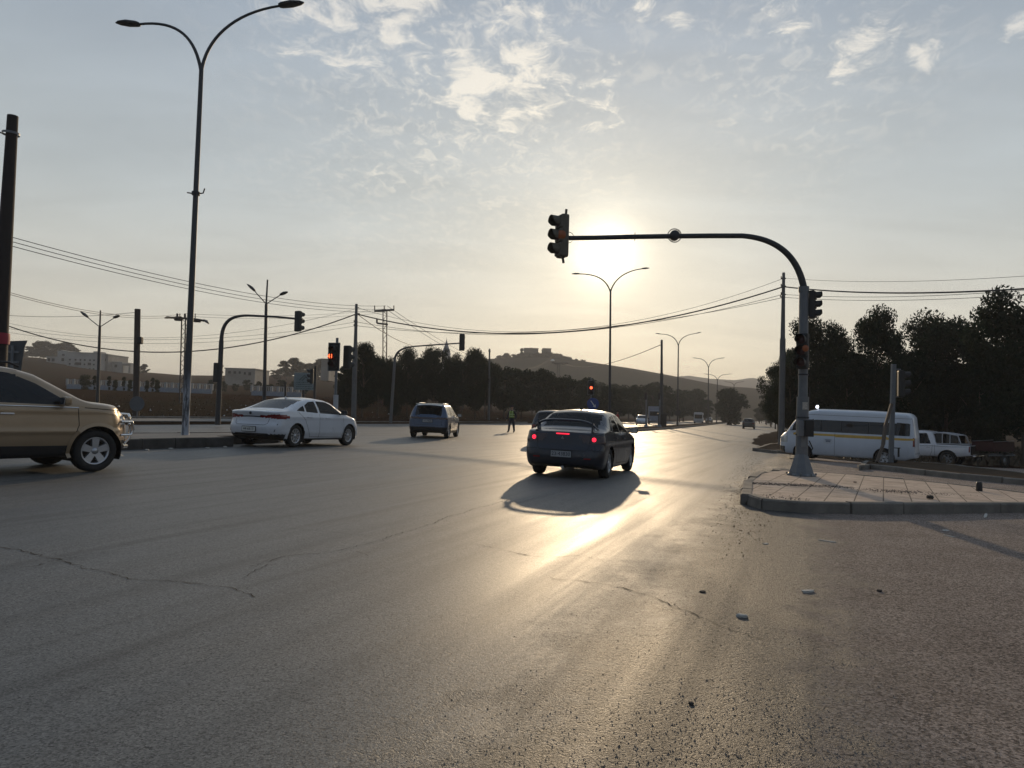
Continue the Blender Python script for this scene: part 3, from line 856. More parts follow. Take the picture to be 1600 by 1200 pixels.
    for (hx, hz) in sp.get('handles', []):
        for sg in (1, -1):
            h, n_ = hit_side(hx, hz, sg)
            if h is None: continue
            hm = MB(); hm.box((hx, h.y+sg*.018, hz), (.20, .022, .030), bev=.01); hm.box((hx-.08, h.y+sg*.006, hz), (.03, .03, .026)); hm.box((hx+.08, h.y+sg*.006, hz), (.03, .03, .026))
            hm.build('door_handle', sp.get('handle_mat', M['body']), root)
    if sp.get('plate'):
        y, z, txt, pm, tm = sp['plate']; h, n_ = hit_rear(y, z)
        pw, ph = sp.get('plate_size', (.44, .125))
        pl = MB(); pl.box((h.x-.014, y, z), (.016, pw+.03, ph+.03), mi=1); pl.box((h.x-.025, y, z), (.008, pw, ph), mi=0)
        o = pl.build('number_plate', [pm, M_black], root)
        Mx = Matrix.Translation((h.x-.031, y, z)) @ Matrix(((0, 0, -1, 0), (-1, 0, 0, 0), (0, 1, 0, 0), (0, 0, 0, 1)))
        text('plate_lettering', txt, ph*.86, tm, o, Mx)
    if sp.get('extra'): sp['extra'](root, sp, hit_side, hit_rear, hit_front, hit_top)
    return root
def lamp_disc(name, h, r, m, root, n=Vector((-1, 0, 0)), depth=.02):
    q = n.to_track_quat('Z', 'Y').to_matrix().to_4x4(); Mx = Matrix.Translation(h) @ q
    mb = MB(); mb.lathe([(r, -.01), (r, depth*.4), (r*.8, depth*.8), (0, depth)], 0, 20, Mx); return mb.build(name, m, root)
def antenna(root, hit_top, x, m, y=0):
    h, n = hit_top(x, y); mb = MB()
    mb.add([(h.x+.1, y, h.z-.01), (h.x-.07, y+.02, h.z-.01), (h.x-.07, y-.02, h.z-.01), (h.x-.08, y, h.z+.06)], [(0, 1, 3), (0, 3, 2), (1, 2, 3)], 0)
    mb.build('roof_antenna', m, root)
M_plate = mat('plate_white', (.55, .55, .52), .5); M_plate_grey = mat('plate_grey', (.30, .31, .32), .5); M_ink = mat('plate_ink', (.02, .02, .03), .6)
M_tail = mat('tail_lens', (.16, .008, .010), .18, coat=.5, var=.2)
M_taildark = mat('smoked_lens', (.03, .008, .010), .15, coat=.6)
M_brake = mat('brake_light_lit', (.9, .05, .08), .3, emis=(1, .02, .05), es=1.7)
M_head = mat('head_lens', (.5, .5, .48), .1, coat=.6)

# --- dark sedan with wing (ours, directly ahead)
def dark_cls(x, y, z, k):
    if x < -1.95 and .77 < z < .93 and y > .47-.12*(z-.77)/.16 and (k in ('cap0', 'side', 'green')): return 'tail_light'
    if k == 'cap0' and z < .31: return 'bumper_trim'
    if x > 1.95 and .58 < z < .72 and y > .42: return 'headlight'
    return None
def dark_extra(root, sp, hs, hr, hf, ht):
    for sg in (1, -1):
        h, n = hr(.66*sg, .845); o = lamp_disc('brake_lamp', h+Vector((-.004, 0, 0)), .045, M_brake, root)
    h, n = hr(0, .93)
    mb = MB(); mb.box((h.x-.012, 0, .945), (.02, .28, .022)); o = mb.build('high_brake_light', M_brake, root)
    wg = MB(); P_ = []
    for i in range(25):
        y = -.70+1.4*i/24; u = abs(y)/.7; z = 1.235-.17*u**5-.012*u*u; x = -2.03+.10*u**4; c = .17+.02*u
        P_.append([(x-c*.45, y, z+.004), (x-c*.2, y, z+.028), (x+c*.4, y, z+.004), (x+c*.55, y, z-.01), (x+c*.2, y, z-.022), (x-c*.4, y, z-.016)])
    vs_ = [q for r_ in P_ for q in r_]; n6 = 6
    wg.add(vs_, [(i*6+k, i*6+(k+1) % 6, i*6+6+(k+1) % 6, i*6+6+k) for i in range(24) for k in range(6)]+[tuple(range(6)), tuple(range(144, 150))], 0, True)
    for sg in (1, -1): wg.prism([(-2.06, .98), (-1.86, .98), (-1.93, 1.17), (-2.05, 1.20)], .035, Matrix.Translation((0, .60*sg-.0175, 0)))
    wg.build('rear_wing', sp['mats']['body'], root)
    antenna(root, ht, -.62, M_black)
    ex = MB(); ex.tube([(-2.14, .0, .23), (-1.9, .0, .23)], .038, 0, 12); ex.build('exhaust_pipe', M_chrome, root)
    h, n = hr(0, .86); em = MB()
    for a in (90, 210, 330):
        ca, sa = math.cos(rad(a)), math.sin(rad(a)); c = (ca*.018, sa*.018)
        em.prism([(c[0]+ca*.018, c[1]+sa*.018), (c[0]-sa*.009, c[1]+ca*.009), (c[0]-ca*.018, c[1]-sa*.018), (c[0]+sa*.009, c[1]-ca*.009)], .006, Matrix.Translation((h.x-.006, 0, .86)) @ Matrix.Rotation(math.pi/2, 4, 'Z'))
    em.build('badge', M_chrome, root)
    rf = MB()
    for sg in (1,): 
        h, n = hr(-.52, .44); rf.box((h.x-.004, -.52, .44), (.01, .22, .03))
        h, n = hr(.52, .44); rf.box((h.x-.004, .52, .44), (.01, .22, .03))
    rf.parts('reflector', M_tail, root)
P_dark = paint('dark_blue_paint', (.009, .013, .024), .3, .30, .06)
SP_dark = dict(x=(-2.28, 2.27), top=[(-2.28, .985), (-2.1, 1.02), (-1.78, 1.05), (-1.62, 1.09), (-1.05, 1.40), (-.8, 1.465), (-.35, 1.49), (.15, 1.475), (.42, 1.42), (1.12, 1.03), (1.3, .97), (1.9, .86), (2.15, .76), (2.27, .66)],
    low=[(-2.28, .28), (-2.0, .22), (-1.7, .2), (1.8, .19), (2.27, .25)], belt=[(-2.28, .97), (-1.7, .985), (0, .95), (1.2, .90), (2.3, .7)],
    w=[(-2.28, .86), (-1.9, .88), (0, .885), (1.6, .88), (2.27, .80)], xr=[(.2, .12), (.32, .02), (.45, 0), (.62, .02), (.7, .06), (.95, .09), (1.02, .13)], xf=[(.2, .08), (.4, 0), (.6, .03), (.8, .2)],
    axles=(-1.33, 1.30), wheel_r=.325, arch_r=.375, tumble=.42, rail=.10, spokes=7, spoke_w=.05,
    windows=[('side_window', [(-1.02, 1.0), (-.30, .985), (-.33, 1.37), (-.72, 1.34)]), ('side_window', [(-.22, .985), (.90, .965), (.42, 1.30), (.10, 1.375), (-.25, 1.375)]), ('quarter_window', [(-1.10, 1.01), (-1.26, 1.03), (-.90, 1.27), (-.79, 1.32)])],
    topwin=[('rear_window', -1.60, -.97, lambda x: .60-.02*(x+1.0)), ('windscreen', .38, 1.12, .62)], cls=dark_cls,
    seams=[[(-1.0, .97), (-.88, .62), (-.62, .28)], [(-.26, .97), (-.25, .60), (-.24, .27)], [(.93, .94), (.98, .6), (.86, .28)], [(-.62, .30), (.86, .27)]],
    rear_seams=[[(-.60, .95), (-.56, .66), (-.50, .60), (.50, .60), (.56, .66), (.60, .95)], [(-.84, .60), (-.56, .62)], [(.56, .62), (.84, .60)]],
    crease=[(.80, .05, .012)], handles=[(-.78, .86), (.10, .845)], mirror=(.78, .99, .20),
    cabin=dict(x=(-1.5, 1.2), z=.62, seats=[(.30, (-.37, .37)), (-.42, (-.42, 0, .42))]), plate=(0, .52, '23-43830', M_plate_grey, M_ink),
    mats={'body': P_dark, 'side_window': M_glass, 'quarter_window': M_glass, 'rear_window': M_glass, 'windscreen': M_glass, 'tail_light': M_taildark, 'headlight': M_head}, extra=dark_extra)

# --- white fastback sedan
def white_cls(x, y, z, k):
    if x < -1.72:
        if k in ('cap0', 'side', 'green') and y > .30:
            u = min(1, (y-.30)/.5)
            if x > -2.12: u = 1-.5*(x+2.12)/.4
            if abs(z-.855) < .022+.045*u: return 'tail_light'
        elif k == 'cap0' and abs(z-.855) < .022: return 'light_bar'
    if z < .375 and x < -1.85 and k in ('cap0', 'side'): return 'bumper_trim'
    if z < .24 and k == 'side': return 'bumper_trim'
    if x > 1.85 and .62 < z < .74 and y > .45: return 'headlight'
    return None
def white_extra(root, sp, hs, hr, hf, ht):
    antenna(root, ht, -.75, P_white)
    h, n = hr(0, .955); em = MB(); em.lathe([(.045, 0), (.04, .008), (0, .01)], 0, 20, Matrix.Translation((h.x-.001, 0, .945)) @ Matrix.Rotation(-math.pi/2, 4, 'Y')); em.build('badge', M_ink, root)
    rf = MB()
    for sg in (1, -1):
        for (y0, z0, y1, z1) in ((.80, .66, .74, .44),):
            a, _ = hr(y0*sg, z0); b, _ = hr(y1*sg, z1)
            if a and b: rf.tube([a+Vector((-.004, 0, 0)), b+Vector((-.004, 0, 0))], .012, 0, 6)
    rf.parts('bumper_vent', M_black, root)
    mf = MB()
    for sg in (1, -1): mf.box((-1.72+.62, .84*sg, .25), (.012, .17, .2)); 
    mf.parts('mud_flap', M_black, root)
P_white = paint('white_paint', (.56, .58, .62), .0, .28, .3)
SP_white = dict(x=(-2.32, 2.28), top=[(-2.32, 1.00), (-2.15, 1.035), (-1.80, 1.06), (-1.65, 1.10), (-.95, 1.37), (-.55, 1.44), (-.15, 1.455), (.25, 1.43), (.55, 1.36), (1.18, 1.02), (1.35, .975), (1.95, .85), (2.2, .74), (2.28, .66)],
    low=[(-2.32, .32), (-2.0, .25), (-1.7, .2), (1.8, .2), (2.28, .24)], belt=[(-2.32, .98), (-1.7, 1.0), (-1.0, .99), (0, .955), (1.2, .91), (2.3, .7)],
    w=[(-2.32, .86), (-1.9, .89), (0, .895), (1.6, .89), (2.28, .80)], xr=[(.2, .14), (.36, .03), (.5, 0), (.62, .0), (.70, .07), (.85, .09), (.93, .03), (1.02, .01)], xf=[(.2, .08), (.4, 0), (.6, .03), (.8, .2)],
    axles=(-1.36, 1.33), wheel_r=.325, arch_r=.372, tumble=.44, rail=.10, spokes=10, spoke_w=.045, rim_mat=M_rim,
    windows=[('side_window', [(-.92, 1.02), (-.34, .995), (-.36, 1.345), (-.66, 1.315), (-.92, 1.20)]), ('side_window', [(-.25, .995), (.93, .965), (.50, 1.26), (.18, 1.345), (-.28, 1.35)]), ('quarter_window', [(-1.36, 1.045), (-.99, 1.025), (-.97, 1.20), (-1.16, 1.13)])],
    topwin=[('rear_window', -1.66, -.80, lambda x: .585-.02*(x+1.0)), ('windscreen', .50, 1.18, .62)], cls=white_cls,
    seams=[[(-1.28, 1.0), (-.98, .78), (-.80, .42), (-.72, .28)], [(-.30, .98), (-.29, .60), (-.30, .27)], [(.96, .94), (1.0, .6), (.90, .28)], [(-.72, .30), (.9, .27)]],
    rear_seams=[[(-.56, .80), (-.54, .66), (-.46, .62), (.46, .62), (.54, .66), (.56, .80)]],
    crease=[(.86, .05, .014), (.42, .06, .010)], handles=[(-.82, .87), (.08, .855)], mirror=(.82, .99, .20), mirror_mat=M_black,
    cabin=dict(x=(-1.5, 1.2), z=.62, seats=[(.30, (-.37, .37)), (-.42, (-.42, 0, .42))]), plate=(0, .50, '44-6613', M_plate, M_ink),
    mats={'body': P_white, 'side_window': M_glass, 'quarter_window': M_glass, 'rear_window': M_dglass, 'windscreen': M_glass, 'tail_light': M_tail, 'light_bar': M_ink, 'headlight': M_head}, extra=white_extra)

# --- gold SUV
def gold_cls(x, y, z, k):
    if z < .46 and k in ('side', 'cap0') and x < 2.0: return 'bumper_trim'
    if z < .52 and (k == 'cap1' or x > 2.1) and k != 'top': return 'bumper_trim'
    if x > 2.02 and .80 < z < .98 and y > .50: return 'headlight'
    if k == 'cap1' and .62 < z < .95 and y < .45: return 'grille'
    if x < -2.3 and .95 < z < 1.2 and y > .7: return 'tail_light'
    return None
def gold_extra(root, sp, hs, hr, hf, ht):
    bb = MB()
    for z in (.98, .84):
        bb.tube([(2.2, -.62, z-.05), (2.24, -.5, z), (2.32, 0, z), (2.24, .5, z), (2.2, .62, z-.05)], .026, 0, 10)
    for sg in (1, -1):
        bb.tube([(2.24, .46*sg, 1.0), (2.30, .46*sg, .80), (2.29, .46*sg, .55), (2.2, .46*sg, .45)], .026, 0, 10)
        bb.tube([(1.95, .80*sg, .86), (2.17, .76*sg, .86), (2.22, .72*sg, .72), (2.17, .74*sg, .62), (1.95, .80*sg, .62)], .024, 0, 10)
    bb.tube([(2.0, -.78, .42), (2.22, -.5, .40), (2.28, 0, .40), (2.22, .5, .40), (2.0, .78, .42)], .035, 0, 10)
    bb.build('bull_bar', M_chrome, root)
    tr = MB()
    for sg in (1, -1):
        pts = [];
        for i in range(12):
            x = -1.7+2.85*i/11; h, n = hs(x, 1.135-.012*(x+1.7)/2.85*3, sg)
            if h: pts.append(h+Vector((0, .006*sg, 0)))
        tr.tube(pts, .010, 0, 6)
    tr.parts('window_trim', M_chrome, root)
    fl = MB()
    for ax in sp['axles']:
        for sg in (1, -1):
            prev = None
            for k in range(25):
                th = math.pi*(-.07+1.14*k/24)
                q = []
                for r_ in (sp['arch_r']-.004, sp['arch_r']+.055):
                    x = ax+r_*math.cos(th); z = sp['wheel_r']+r_*math.sin(th); h, n = hs(x, z, sg)
                    y = h.y if h else tab(sp['w'], ax)*sg
                    q.append(Vector((x, y+(.018 if r_ < sp['arch_r'] else .010)*sg, z)))
                if abs(q[0].y) < abs(q[1].y)-.05: q[0].y = q[1].y+.008*sg
                if prev: fl.add([prev[0], prev[1], q[1], q[0]], [(0, 1, 2, 3)], 0, True)
                prev = q
    fl.parts('wheel_arch_trim', sp['mats']['body'], root)
    rr_ = MB()
    for sg in (1, -1): rr_.tube([(-1.7, .60*sg, 1.76), (-1.6, .60*sg, 1.80), (.2, .60*sg, 1.80), (.35, .60*sg, 1.74)], .018, 0, 8)
    rr_.parts('roof_rail', M_black, root)
P_gold = paint('gold_paint', (.31, .225, .14), .5, .34, .35)
SP_gold = dict(x=(-2.55, 2.34), top=[(-2.55, 1.35), (-2.45, 1.5), (-2.25, 1.72), (-1.5, 1.79), (-.4, 1.80), (.25, 1.74), (.55, 1.66), (1.28, 1.26), (1.42, 1.22), (2.0, 1.17), (2.22, 1.09), (2.34, .96)],
    low=[(-2.55, .40), (-2.2, .30), (-1.9, .27), (1.9, .27), (2.46, .36)], belt=[(-2.55, 1.16), (-1, 1.15), (0, 1.13), (1.3, 1.10), (2.46, .95)],
    w=[(-2.55, .95), (-1.9, .99), (0, 1.0), (1.7, .99), (2.34, .93)], xr=[(.3, .1), (.5, 0), (.9, .03), (1.2, .08), (1.7, .25)], xf=[(.3, .16), (.45, .03), (.6, 0), (.9, .02), (1.05, .12)],
    axles=(-1.55, 1.47), wheel_r=.362, arch_r=.432, tumble=.34, rail=.12, spokes=5, spoke_w=.125, spoke_in=.75, rim_r=.235, tyre_w=.25, rf=.8, kf=.26, cf=.34,
    windows=[('side_window', [(-1.45, 1.18), (-.33, 1.165), (-.33, 1.66), (-1.35, 1.66)]), ('side_window', [(-.22, 1.165), (.98, 1.135), (1.02, 1.17), (.52, 1.48), (.15, 1.63), (-.22, 1.665)]), ('quarter_window', [(-2.3, 1.22), (-1.56, 1.19), (-1.5, 1.64), (-2.1, 1.62)])],
    topwin=[('rear_window', -2.5, -2.2, .6), ('windscreen', .55, 1.30, .68)], cls=gold_cls,
    seams=[[(-1.52, 1.13), (-1.48, .9), (-1.2, .55), (-1.1, .46)], [(-.28, 1.14), (-.26, .8), (-.27, .46)], [(1.14, 1.08), (1.16, .8), (1.02, .47)], [(1.25, 1.1), (2.15, 1.04)]],
    crease=[(.70, .035, .018), (1.05, .05, .012)], handles=[(-.95, 1.00), (.08, .985)], handle_mat=M_chrome, mirror=(.88, 1.16, .22), gap=.012,
    cabin=dict(x=(-2.2, 1.3), z=.80, seats=[(.25, (-.4, .4)), (-.8, (-.45, .45))]),
    mats={'body': P_gold, 'side_window': M_dglass, 'quarter_window': M_dglass, 'rear_window': M_dglass, 'windscreen': M_glass, 'headlight': M_head, 'tail_light': M_tail, 'bumper_trim': M_black, 'grille': M_black}, extra=gold_extra)

# --- blue hatch-like SUV with pale roof
def blue_cls(x, y, z, k):
    if z < .52 and (k in ('cap0',) or (k == 'side' and x < -1.9)): return 'bumper_trim'
    if z < .36 and k == 'side': return 'bumper_trim'
    if x < -1.9 and k in ('cap0', 'side', 'green') and .88 < z < .97:
        return 'tail_light' if y > .42 else 'light_bar'
    if x > 1.9 and .7 < z < .82 and y > .45: return 'headlight'
    if k == 'top' and -1.75 < x < .35: return 'roof'
    return None
def blue_extra(root, sp, hs, hr, hf, ht):
    antenna(root, ht, -1.3, M_black)
    mb = MB(); mb.box((-1.97, 0, 1.575), (.26, 1.18, .03), bev=.01); mb.build('roof_spoiler', P_cream, root)
    rr_ = MB()
    for sg in (1, -1): rr_.tube([(-1.5, .56*sg, 1.59), (-1.4, .56*sg, 1.625), (-.1, .56*sg, 1.625), (.1, .56*sg, 1.57)], .016, 0, 8)
    rr_.parts('roof_rail', P_cream, root)
P_blue = paint('blue_paint', (.045, .075, .135), .3, .3, .25); P_cream = paint('cream_roof_paint', (.62, .60, .54), 0, .4, .2)
SP_blue = dict(x=(-2.2, 2.2), step=.03, top=[(-2.2, 1.05), (-2.1, 1.2), (-1.9, 1.52), (-1.6, 1.60), (-.6, 1.63), (.1, 1.60), (.45, 1.51), (1.15, 1.10), (1.3, 1.06), (1.9, .96), (2.2, .78)],
    low=[(-2.2, .36), (-1.9, .25), (1.8, .22), (2.2, .28)], belt=[(-2.2, 1.02), (-1, 1.02), (1.2, .97), (2.2, .8)], w=[(-2.2, .88), (-1.8, .92), (1.6, .92), (2.2, .84)],
    xr=[(.3, .06), (.5, 0), (.7, .02), (.95, .03), (1.1, .1), (1.5, .28)], xf=[(.2, .1), (.4, 0), (.7, .02), (.9, .2)], axles=(-1.36, 1.33), wheel_r=.345, arch_r=.39, tumble=.36, rail=.10, spokes=5,
    windows=[('side_window', [(-1.12, 1.05), (-.30, 1.03), (-.30, 1.48), (-1.05, 1.47)]), ('side_window', [(-.20, 1.03), (.92, 1.0), (.45, 1.36), (.1, 1.47), (-.2, 1.485)]), ('quarter_window', [(-1.7, 1.10), (-1.22, 1.06), (-1.16, 1.45), (-1.5, 1.42)])],
    topwin=[('rear_window', -2.08, -1.76, .60), ('windscreen', .42, 1.15, .64)], cls=blue_cls,
    seams=[[(-1.15, 1.0), (-1.0, .6), (-.85, .36)], [(-.25, 1.0), (-.25, .34)], [(.95, .95), (1.0, .6), (.88, .36)]], rear_seams=[[(-.66, .86), (-.62, .62), (.62, .62), (.66, .86)]],
    handles=[(-.8, .9), (.05, .89)], mirror=(.82, 1.03, .2), mirror_mat=M_black, cabin=dict(x=(-1.8, 1.2), z=.7, seats=[(.2, (-.38, .38)), (-.7, (-.42, .42))]), plate=(0, .80, '31-7426', M_plate_grey, M_ink),
    mats={'body': P_blue, 'roof': P_cream, 'side_window': M_glass, 'quarter_window': M_dglass, 'rear_window': M_dglass, 'windscreen': M_glass, 'tail_light': M_taildark, 'light_bar': M_taildark, 'headlight': M_head}, extra=blue_extra)
def simple_sp(P_, glass_m=None, **kw):
    d = dict(SP_blue); d.update(step=.06, nsd=14, ng=10, seams=[], rear_seams=[], handles=[], plate=None, extra=None)
    g_ = glass_m or M_dglass
    d['cls'] = lambda x, y, z, k: 'tail_light' if (x < -1.95 and .78 < z < .93 and y > .62) else ('headlight' if (x > 1.95 and .62 < z < .78 and y > .5) else ('bumper_trim' if z < .32 and k in ('side', 'cap0', 'cap1') else None))
    d['mats'] = {'body': P_, 'side_window': g_, 'quarter_window': g_, 'rear_window': g_, 'windscreen': g_, 'tail_light': M_tail, 'headlight': M_head, 'roof': P_}
    d.update(kw); return d
def head(p, q):  # rotation about z so local +x points from p to q
    return math.atan2(q[1]-p[1], q[0]-p[0])
def place(name, sp, rear_px, az, label, at='rear', cat='car', **kw):
    """rear_px: pixel of the ground under the middle of the rear axle; az: heading, degrees clockwise from +y"""
    p = G(*rear_px) if len(rear_px) == 2 else onT(rear_px[0], rear_px[2])
    a = rad(az); f = Vector((math.sin(a), math.cos(a))); ax = sp['axles'][0 if at == 'rear' else 1]*kw.get('scale', 1)
    c = p.xy-f*ax; x0, x1 = sp['axles']
    zr = T(*(c+f*x0)); zf = T(*(c+f*x1)); z = (zr*x1-zf*x0)/(x1-x0)
    o = car_build(name, sp, (c.x, c.y, z+.002), math.pi/2-a, label, cat, **kw)
    l = Vector((-f.y, f.x)); zl = T(*(c+l*.8)); zrr = T(*(c-l*.8))
    o.rotation_euler = (math.atan2(zl-zrr, 1.6), -math.atan2(zf-zr, x1-x0), math.pi/2-a)
    return o
place('dark_sedan', SP_dark, (893, 743), 19.5, 'dark blue sedan with a rear wing and both brake lights glowing red')
place('white_sedan', SP_white, (423, 697), 20.5, 'white sedan with a sloping rear window and dark red tail lights, beside the median kerb', scale=1.03)
place('gold_suv', SP_gold, (107, 731), 35, 'gold suv with a chrome bull bar, cut off by the left edge', at='front', cat='suv', scale=1.03)
place('blue_suv', SP_blue, (672, 684), 4.5, 'blue compact suv with a pale roof, waiting left of the traffic officer', cat='suv')
place('dark_hatchback', simple_sp(paint('black_paint', (.022, .024, .030), .3, .3, .15), step=.035, nsd=24, ng=18), (862, 695), 12, 'dark hatchback mostly hidden behind the winged dark sedan', scale=.93)
# far traffic
P_sil = paint('silver_paint', (.40, .43, .47), .5, .3); P_mud = paint('dark_van_paint', (.03, .03, .03), .2, .4)
_d = onT(1170, 112); place('dark_van', simple_sp(P_mud), (1170, 0, 112), 20, 'small dark van driving away in the distance with a pale roof edge', cat='van')
place('oncoming_car', simple_sp(P_sil), (1003, 0, 118), 190, 'silver car coming towards the junction in front of the white truck')
place('far_car', simple_sp(P_mud), (1201, 0, 215), 24, 'tiny dark car far down the road near the row of trunks', cat='car')
place('far_car', simple_sp(P_mud), (1109, 0, 215), 200, 'tiny dark car just right of the small bus in the distance', cat='car')
place('far_car', simple_sp(P_sil), (1133, 0, 250), 200, 'tiny grey car seen left of the round median tree in the distance', cat='car')

# --- minibus
def bus_cls(x, y, z, k):
    if k in ('side', 'green') and abs(z-1.11) < .05 and -2.62 < x < 1.95: return 'stripe'
    if k in ('cap0', 'side') and x < -2.55 and .82 < z < 1.22 and y > .74: return 'tail_light'
    if x > 2.2 and .72 < z < 1.0 and y > .5: return 'headlight'
    if x > 2.3 and z < .55: return 'bumper_trim'
    return None
def bus_extra(root, sp, hs, hr, hf, ht):
    b = MB(); h, n = ht(1.15, .3); b.box((1.15, .30, h.z+.03), (.14, .20, .07), bev=.02); bc = b.build('beacon_base', M_black, root)
    b = MB(); b.lathe([(.05, .06), (.05, .14), (.03, .17), (0, .175)], 0, 16, Matrix.Translation((1.15, .30, h.z))); b.build('beacon_lamp', mat('beacon_lit', (.8, .85, 1), .3, emis=(.85, .9, 1), es=9), bc)
    s = MB(); 
    for sg in (1,):
        h, n = hs(1.02, .86, sg); s.box((.55, h.y+.004, .86), (.36, .006, .20), mi=0)
        s.box((.55, h.y+.008, .93), (.26, .004, .02), mi=1); s.box((.55, h.y+.008, .895), (.22, .004, .015), mi=1); s.box((.55, h.y+.008, .86), (.18, .004, .07), mi=1)
    s.build('side_notice', [mat('notice_pale', (.5, .52, .55), .5), mat('notice_print', (.22, .24, .28), .6)], root)
    g_ = MB(); 
    for sg in (1, -1):
        for x in (-1.95, -.95, .05, .85):
            a, _ = hs(x, 1.25, sg); c, _ = hs(x, 1.68, sg)
            g_.tube([a+Vector((0, .004*sg, 0)), c+Vector((0, .004*sg, 0))], .016, 0, 6)
    g_.parts('window_divider', M_black, root)
M_vglass = glass('van_glass', (.1, .11, .13), .05, .92)
P_bus = paint('minibus_white', (.52, .55, .60), 0, .35, .35)
SP_bus = dict(x=(-2.69, 2.69), step=.03, top=[(-2.69, 1.98), (-2.6, 2.10), (-2.4, 2.16), (-1, 2.21), (1.0, 2.21), (1.35, 2.15), (1.75, 1.95), (2.25, 1.38), (2.4, 1.22), (2.6, 1.08), (2.69, .95)],
    low=[(-2.69, .38), (-2.3, .27), (2.3, .25), (2.69, .3)], belt=[(-2.69, 1.18), (1.5, 1.16), (2.3, 1.08), (2.69, .9)], w=[(-2.69, .92), (-2.4, .94), (2.0, .94), (2.69, .86)],
    xr=[(.3, .03), (.5, 0), (1.2, .02), (2.2, .16)], xf=[(.25, .1), (.4, 0), (.9, .02), (1.2, .1)], cr=.08, axles=(-1.55, 1.56), wheel_r=.335, arch_r=.39, tumble=.11, rail=.14, crown=.06, spokes=6, spoke_w=.11,
    windows=[('side_window', [(-2.45, 1.24), (1.12, 1.24), (1.36, 1.38), (1.50, 1.74), (-2.45, 1.74)]), ('cab_window', [(1.62, 1.27), (2.12, 1.24), (2.0, 1.44), (1.84, 1.72), (1.66, 1.72)])],
    topwin=[('windscreen', 1.82, 2.36, .74)], cls=bus_cls,
    seams=[[(1.56, 1.9), (1.56, 1.30), (1.50, 1.0), (1.25, .62), (1.15, .55)], [(-2.5, 1.92), (1.4, 1.95)], [(.3, 1.20), (.3, .30)], [(2.22, 1.2), (2.2, .75)]], rear_seams=[[(-.7, 1.95), (-.74, .55), (.74, .55), (.7, 1.95)]],
    handles=[(1.72, 1.06)], handle_mat=M_black, mirror=(2.0, 1.30, .16), mirror_mat=P_bus, cabin=dict(x=(-2.4, 2.2), z=.75, seats=[(1.5, (-.5, .5)), (.6, (-.5, .1)), (-.3, (-.5, .1)), (-1.2, (-.5, .1)), (-2.0, (-.5, 0, .5))]),
    mats={'body': P_bus, 'side_window': M_vglass, 'cab_window': M_dglass, 'windscreen': M_glass, 'stripe': mat('stripe_yellow', (.52, .32, .06), .5), 'tail_light': M_tail, 'headlight': M_head}, extra=bus_extra)
def place2(name, sp, rear_px, front_px, **kw):
    pass
pb = P(1385, 727, 28.6); p = Vector((pb.x, pb.y)); azb = -51
def place_at(name, sp, xy, az, label, cat, at=0, **kw):
    a = rad(az); f = Vector((math.sin(a), math.cos(a))); c = Vector(xy)-f*sp['axles'][at]*kw.get('scale', 1)
    zr = T(*(c+f*sp['axles'][0])); zf = T(*(c+f*sp['axles'][1]))
    o = car_build(name, sp, (c.x, c.y, (zr+zf)/2+.002), math.pi/2-a, label, cat, **kw)
    o.rotation_euler = (0, -math.atan2(zf-zr, sp['axles'][1]-sp['axles'][0]), math.pi/2-a); return o
MINI = place_at('minibus', SP_bus, P(1386, 725, 29.5).xy, -55, 'white high-roof minibus with a yellow stripe and a lit beacon', 'minibus', scale=.98)

# --- pickup
def pick_cls(x, y, z, k):
    if k == 'top' and -2.62 < x < -1.02 and y < .66: return 'DEL'
    if x < -2.55 and .72 < z < 1.02 and y > .74 and k in ('cap0', 'side'): return 'tail_light'
    if x > 2.1 and .8 < z < .98 and y > .5: return 'headlight'
    return None
def pick_extra(root, sp, hs, hr, hf, ht):
    b = MB(); b.box((-1.85, 0, .60), (1.55, 1.36, .03)); b.box((-1.06, 0, .82), (.04, 1.36, .42)); b.box((-2.62, 0, .82), (.04, 1.36, .42))
    for sg in (1, -1): b.box((-1.85, .68*sg, .82), (1.55, .03, .42))
    b.build('cargo_bed', M_black, root)
    c = MB()
    for sg in (1, -1):
        c.tube([(-1.0, .70*sg, 1.69), (-1.5, .70*sg, 1.65), (-2.05, .70*sg, 1.55)], .03, 0, 8)
        c.tube([(-2.05, .70*sg, 1.55), (-2.2, .74*sg, 1.10)], .03, 0, 8)
        for x in (-1.35, -1.7): c.tube([(x, .70*sg, 1.70+.13*(x+1.0)), (x, .75*sg, 1.10)], .022, 0, 8)
        c.tube([(-1.1, .75*sg, 1.12), (-2.6, .75*sg, 1.12)], .02, 0, 8)
    c.add([(-1.0, -.7, 1.71), (-1.0, .7, 1.71), (-2.05, .7, 1.57), (-2.05, -.7, 1.57), (-1.0, -.7, 1.69), (-1.0, .7, 1.69), (-2.05, .7, 1.55), (-2.05, -.7, 1.55)], [(0, 1, 2, 3), (7, 6, 5, 4), (3, 2, 6, 7)])
    c.build('bed_canopy', mat('canopy_paint', (.40, .40, .42), .5), root)
    pn = MB()
    for sg in (1, -1):
        for (x0, x1) in ((-1.05, -1.33), (-1.37, -1.68), (-1.72, -2.02)): pn.box(((x0+x1)/2, .715*sg, 1.375), (abs(x1-x0), .01, .53-.12*(abs(x0)-1.05)), rot=Matrix.Rotation(.06*sg, 3, 'X'))
    pn.parts('canopy_panel', M_dglass, root)
    st = MB()
    for sg in (1, -1):
        prev = []
        for i in range(30):
            x = 1.0-3.5*i/29; h, n = hs(x, .985+.012*math.sin(i*.5), sg)
            if h: prev.append(h+Vector((0, .004*sg, 0)))
        st.tube(prev, .009, 0, 5)
    st.parts('side_stripe', M_black, root)
    bp = MB(); bp.box((-2.78, 0, .52), (.12, 1.6, .10), bev=.03); bp.build('rear_bumper', M_chrome, root)
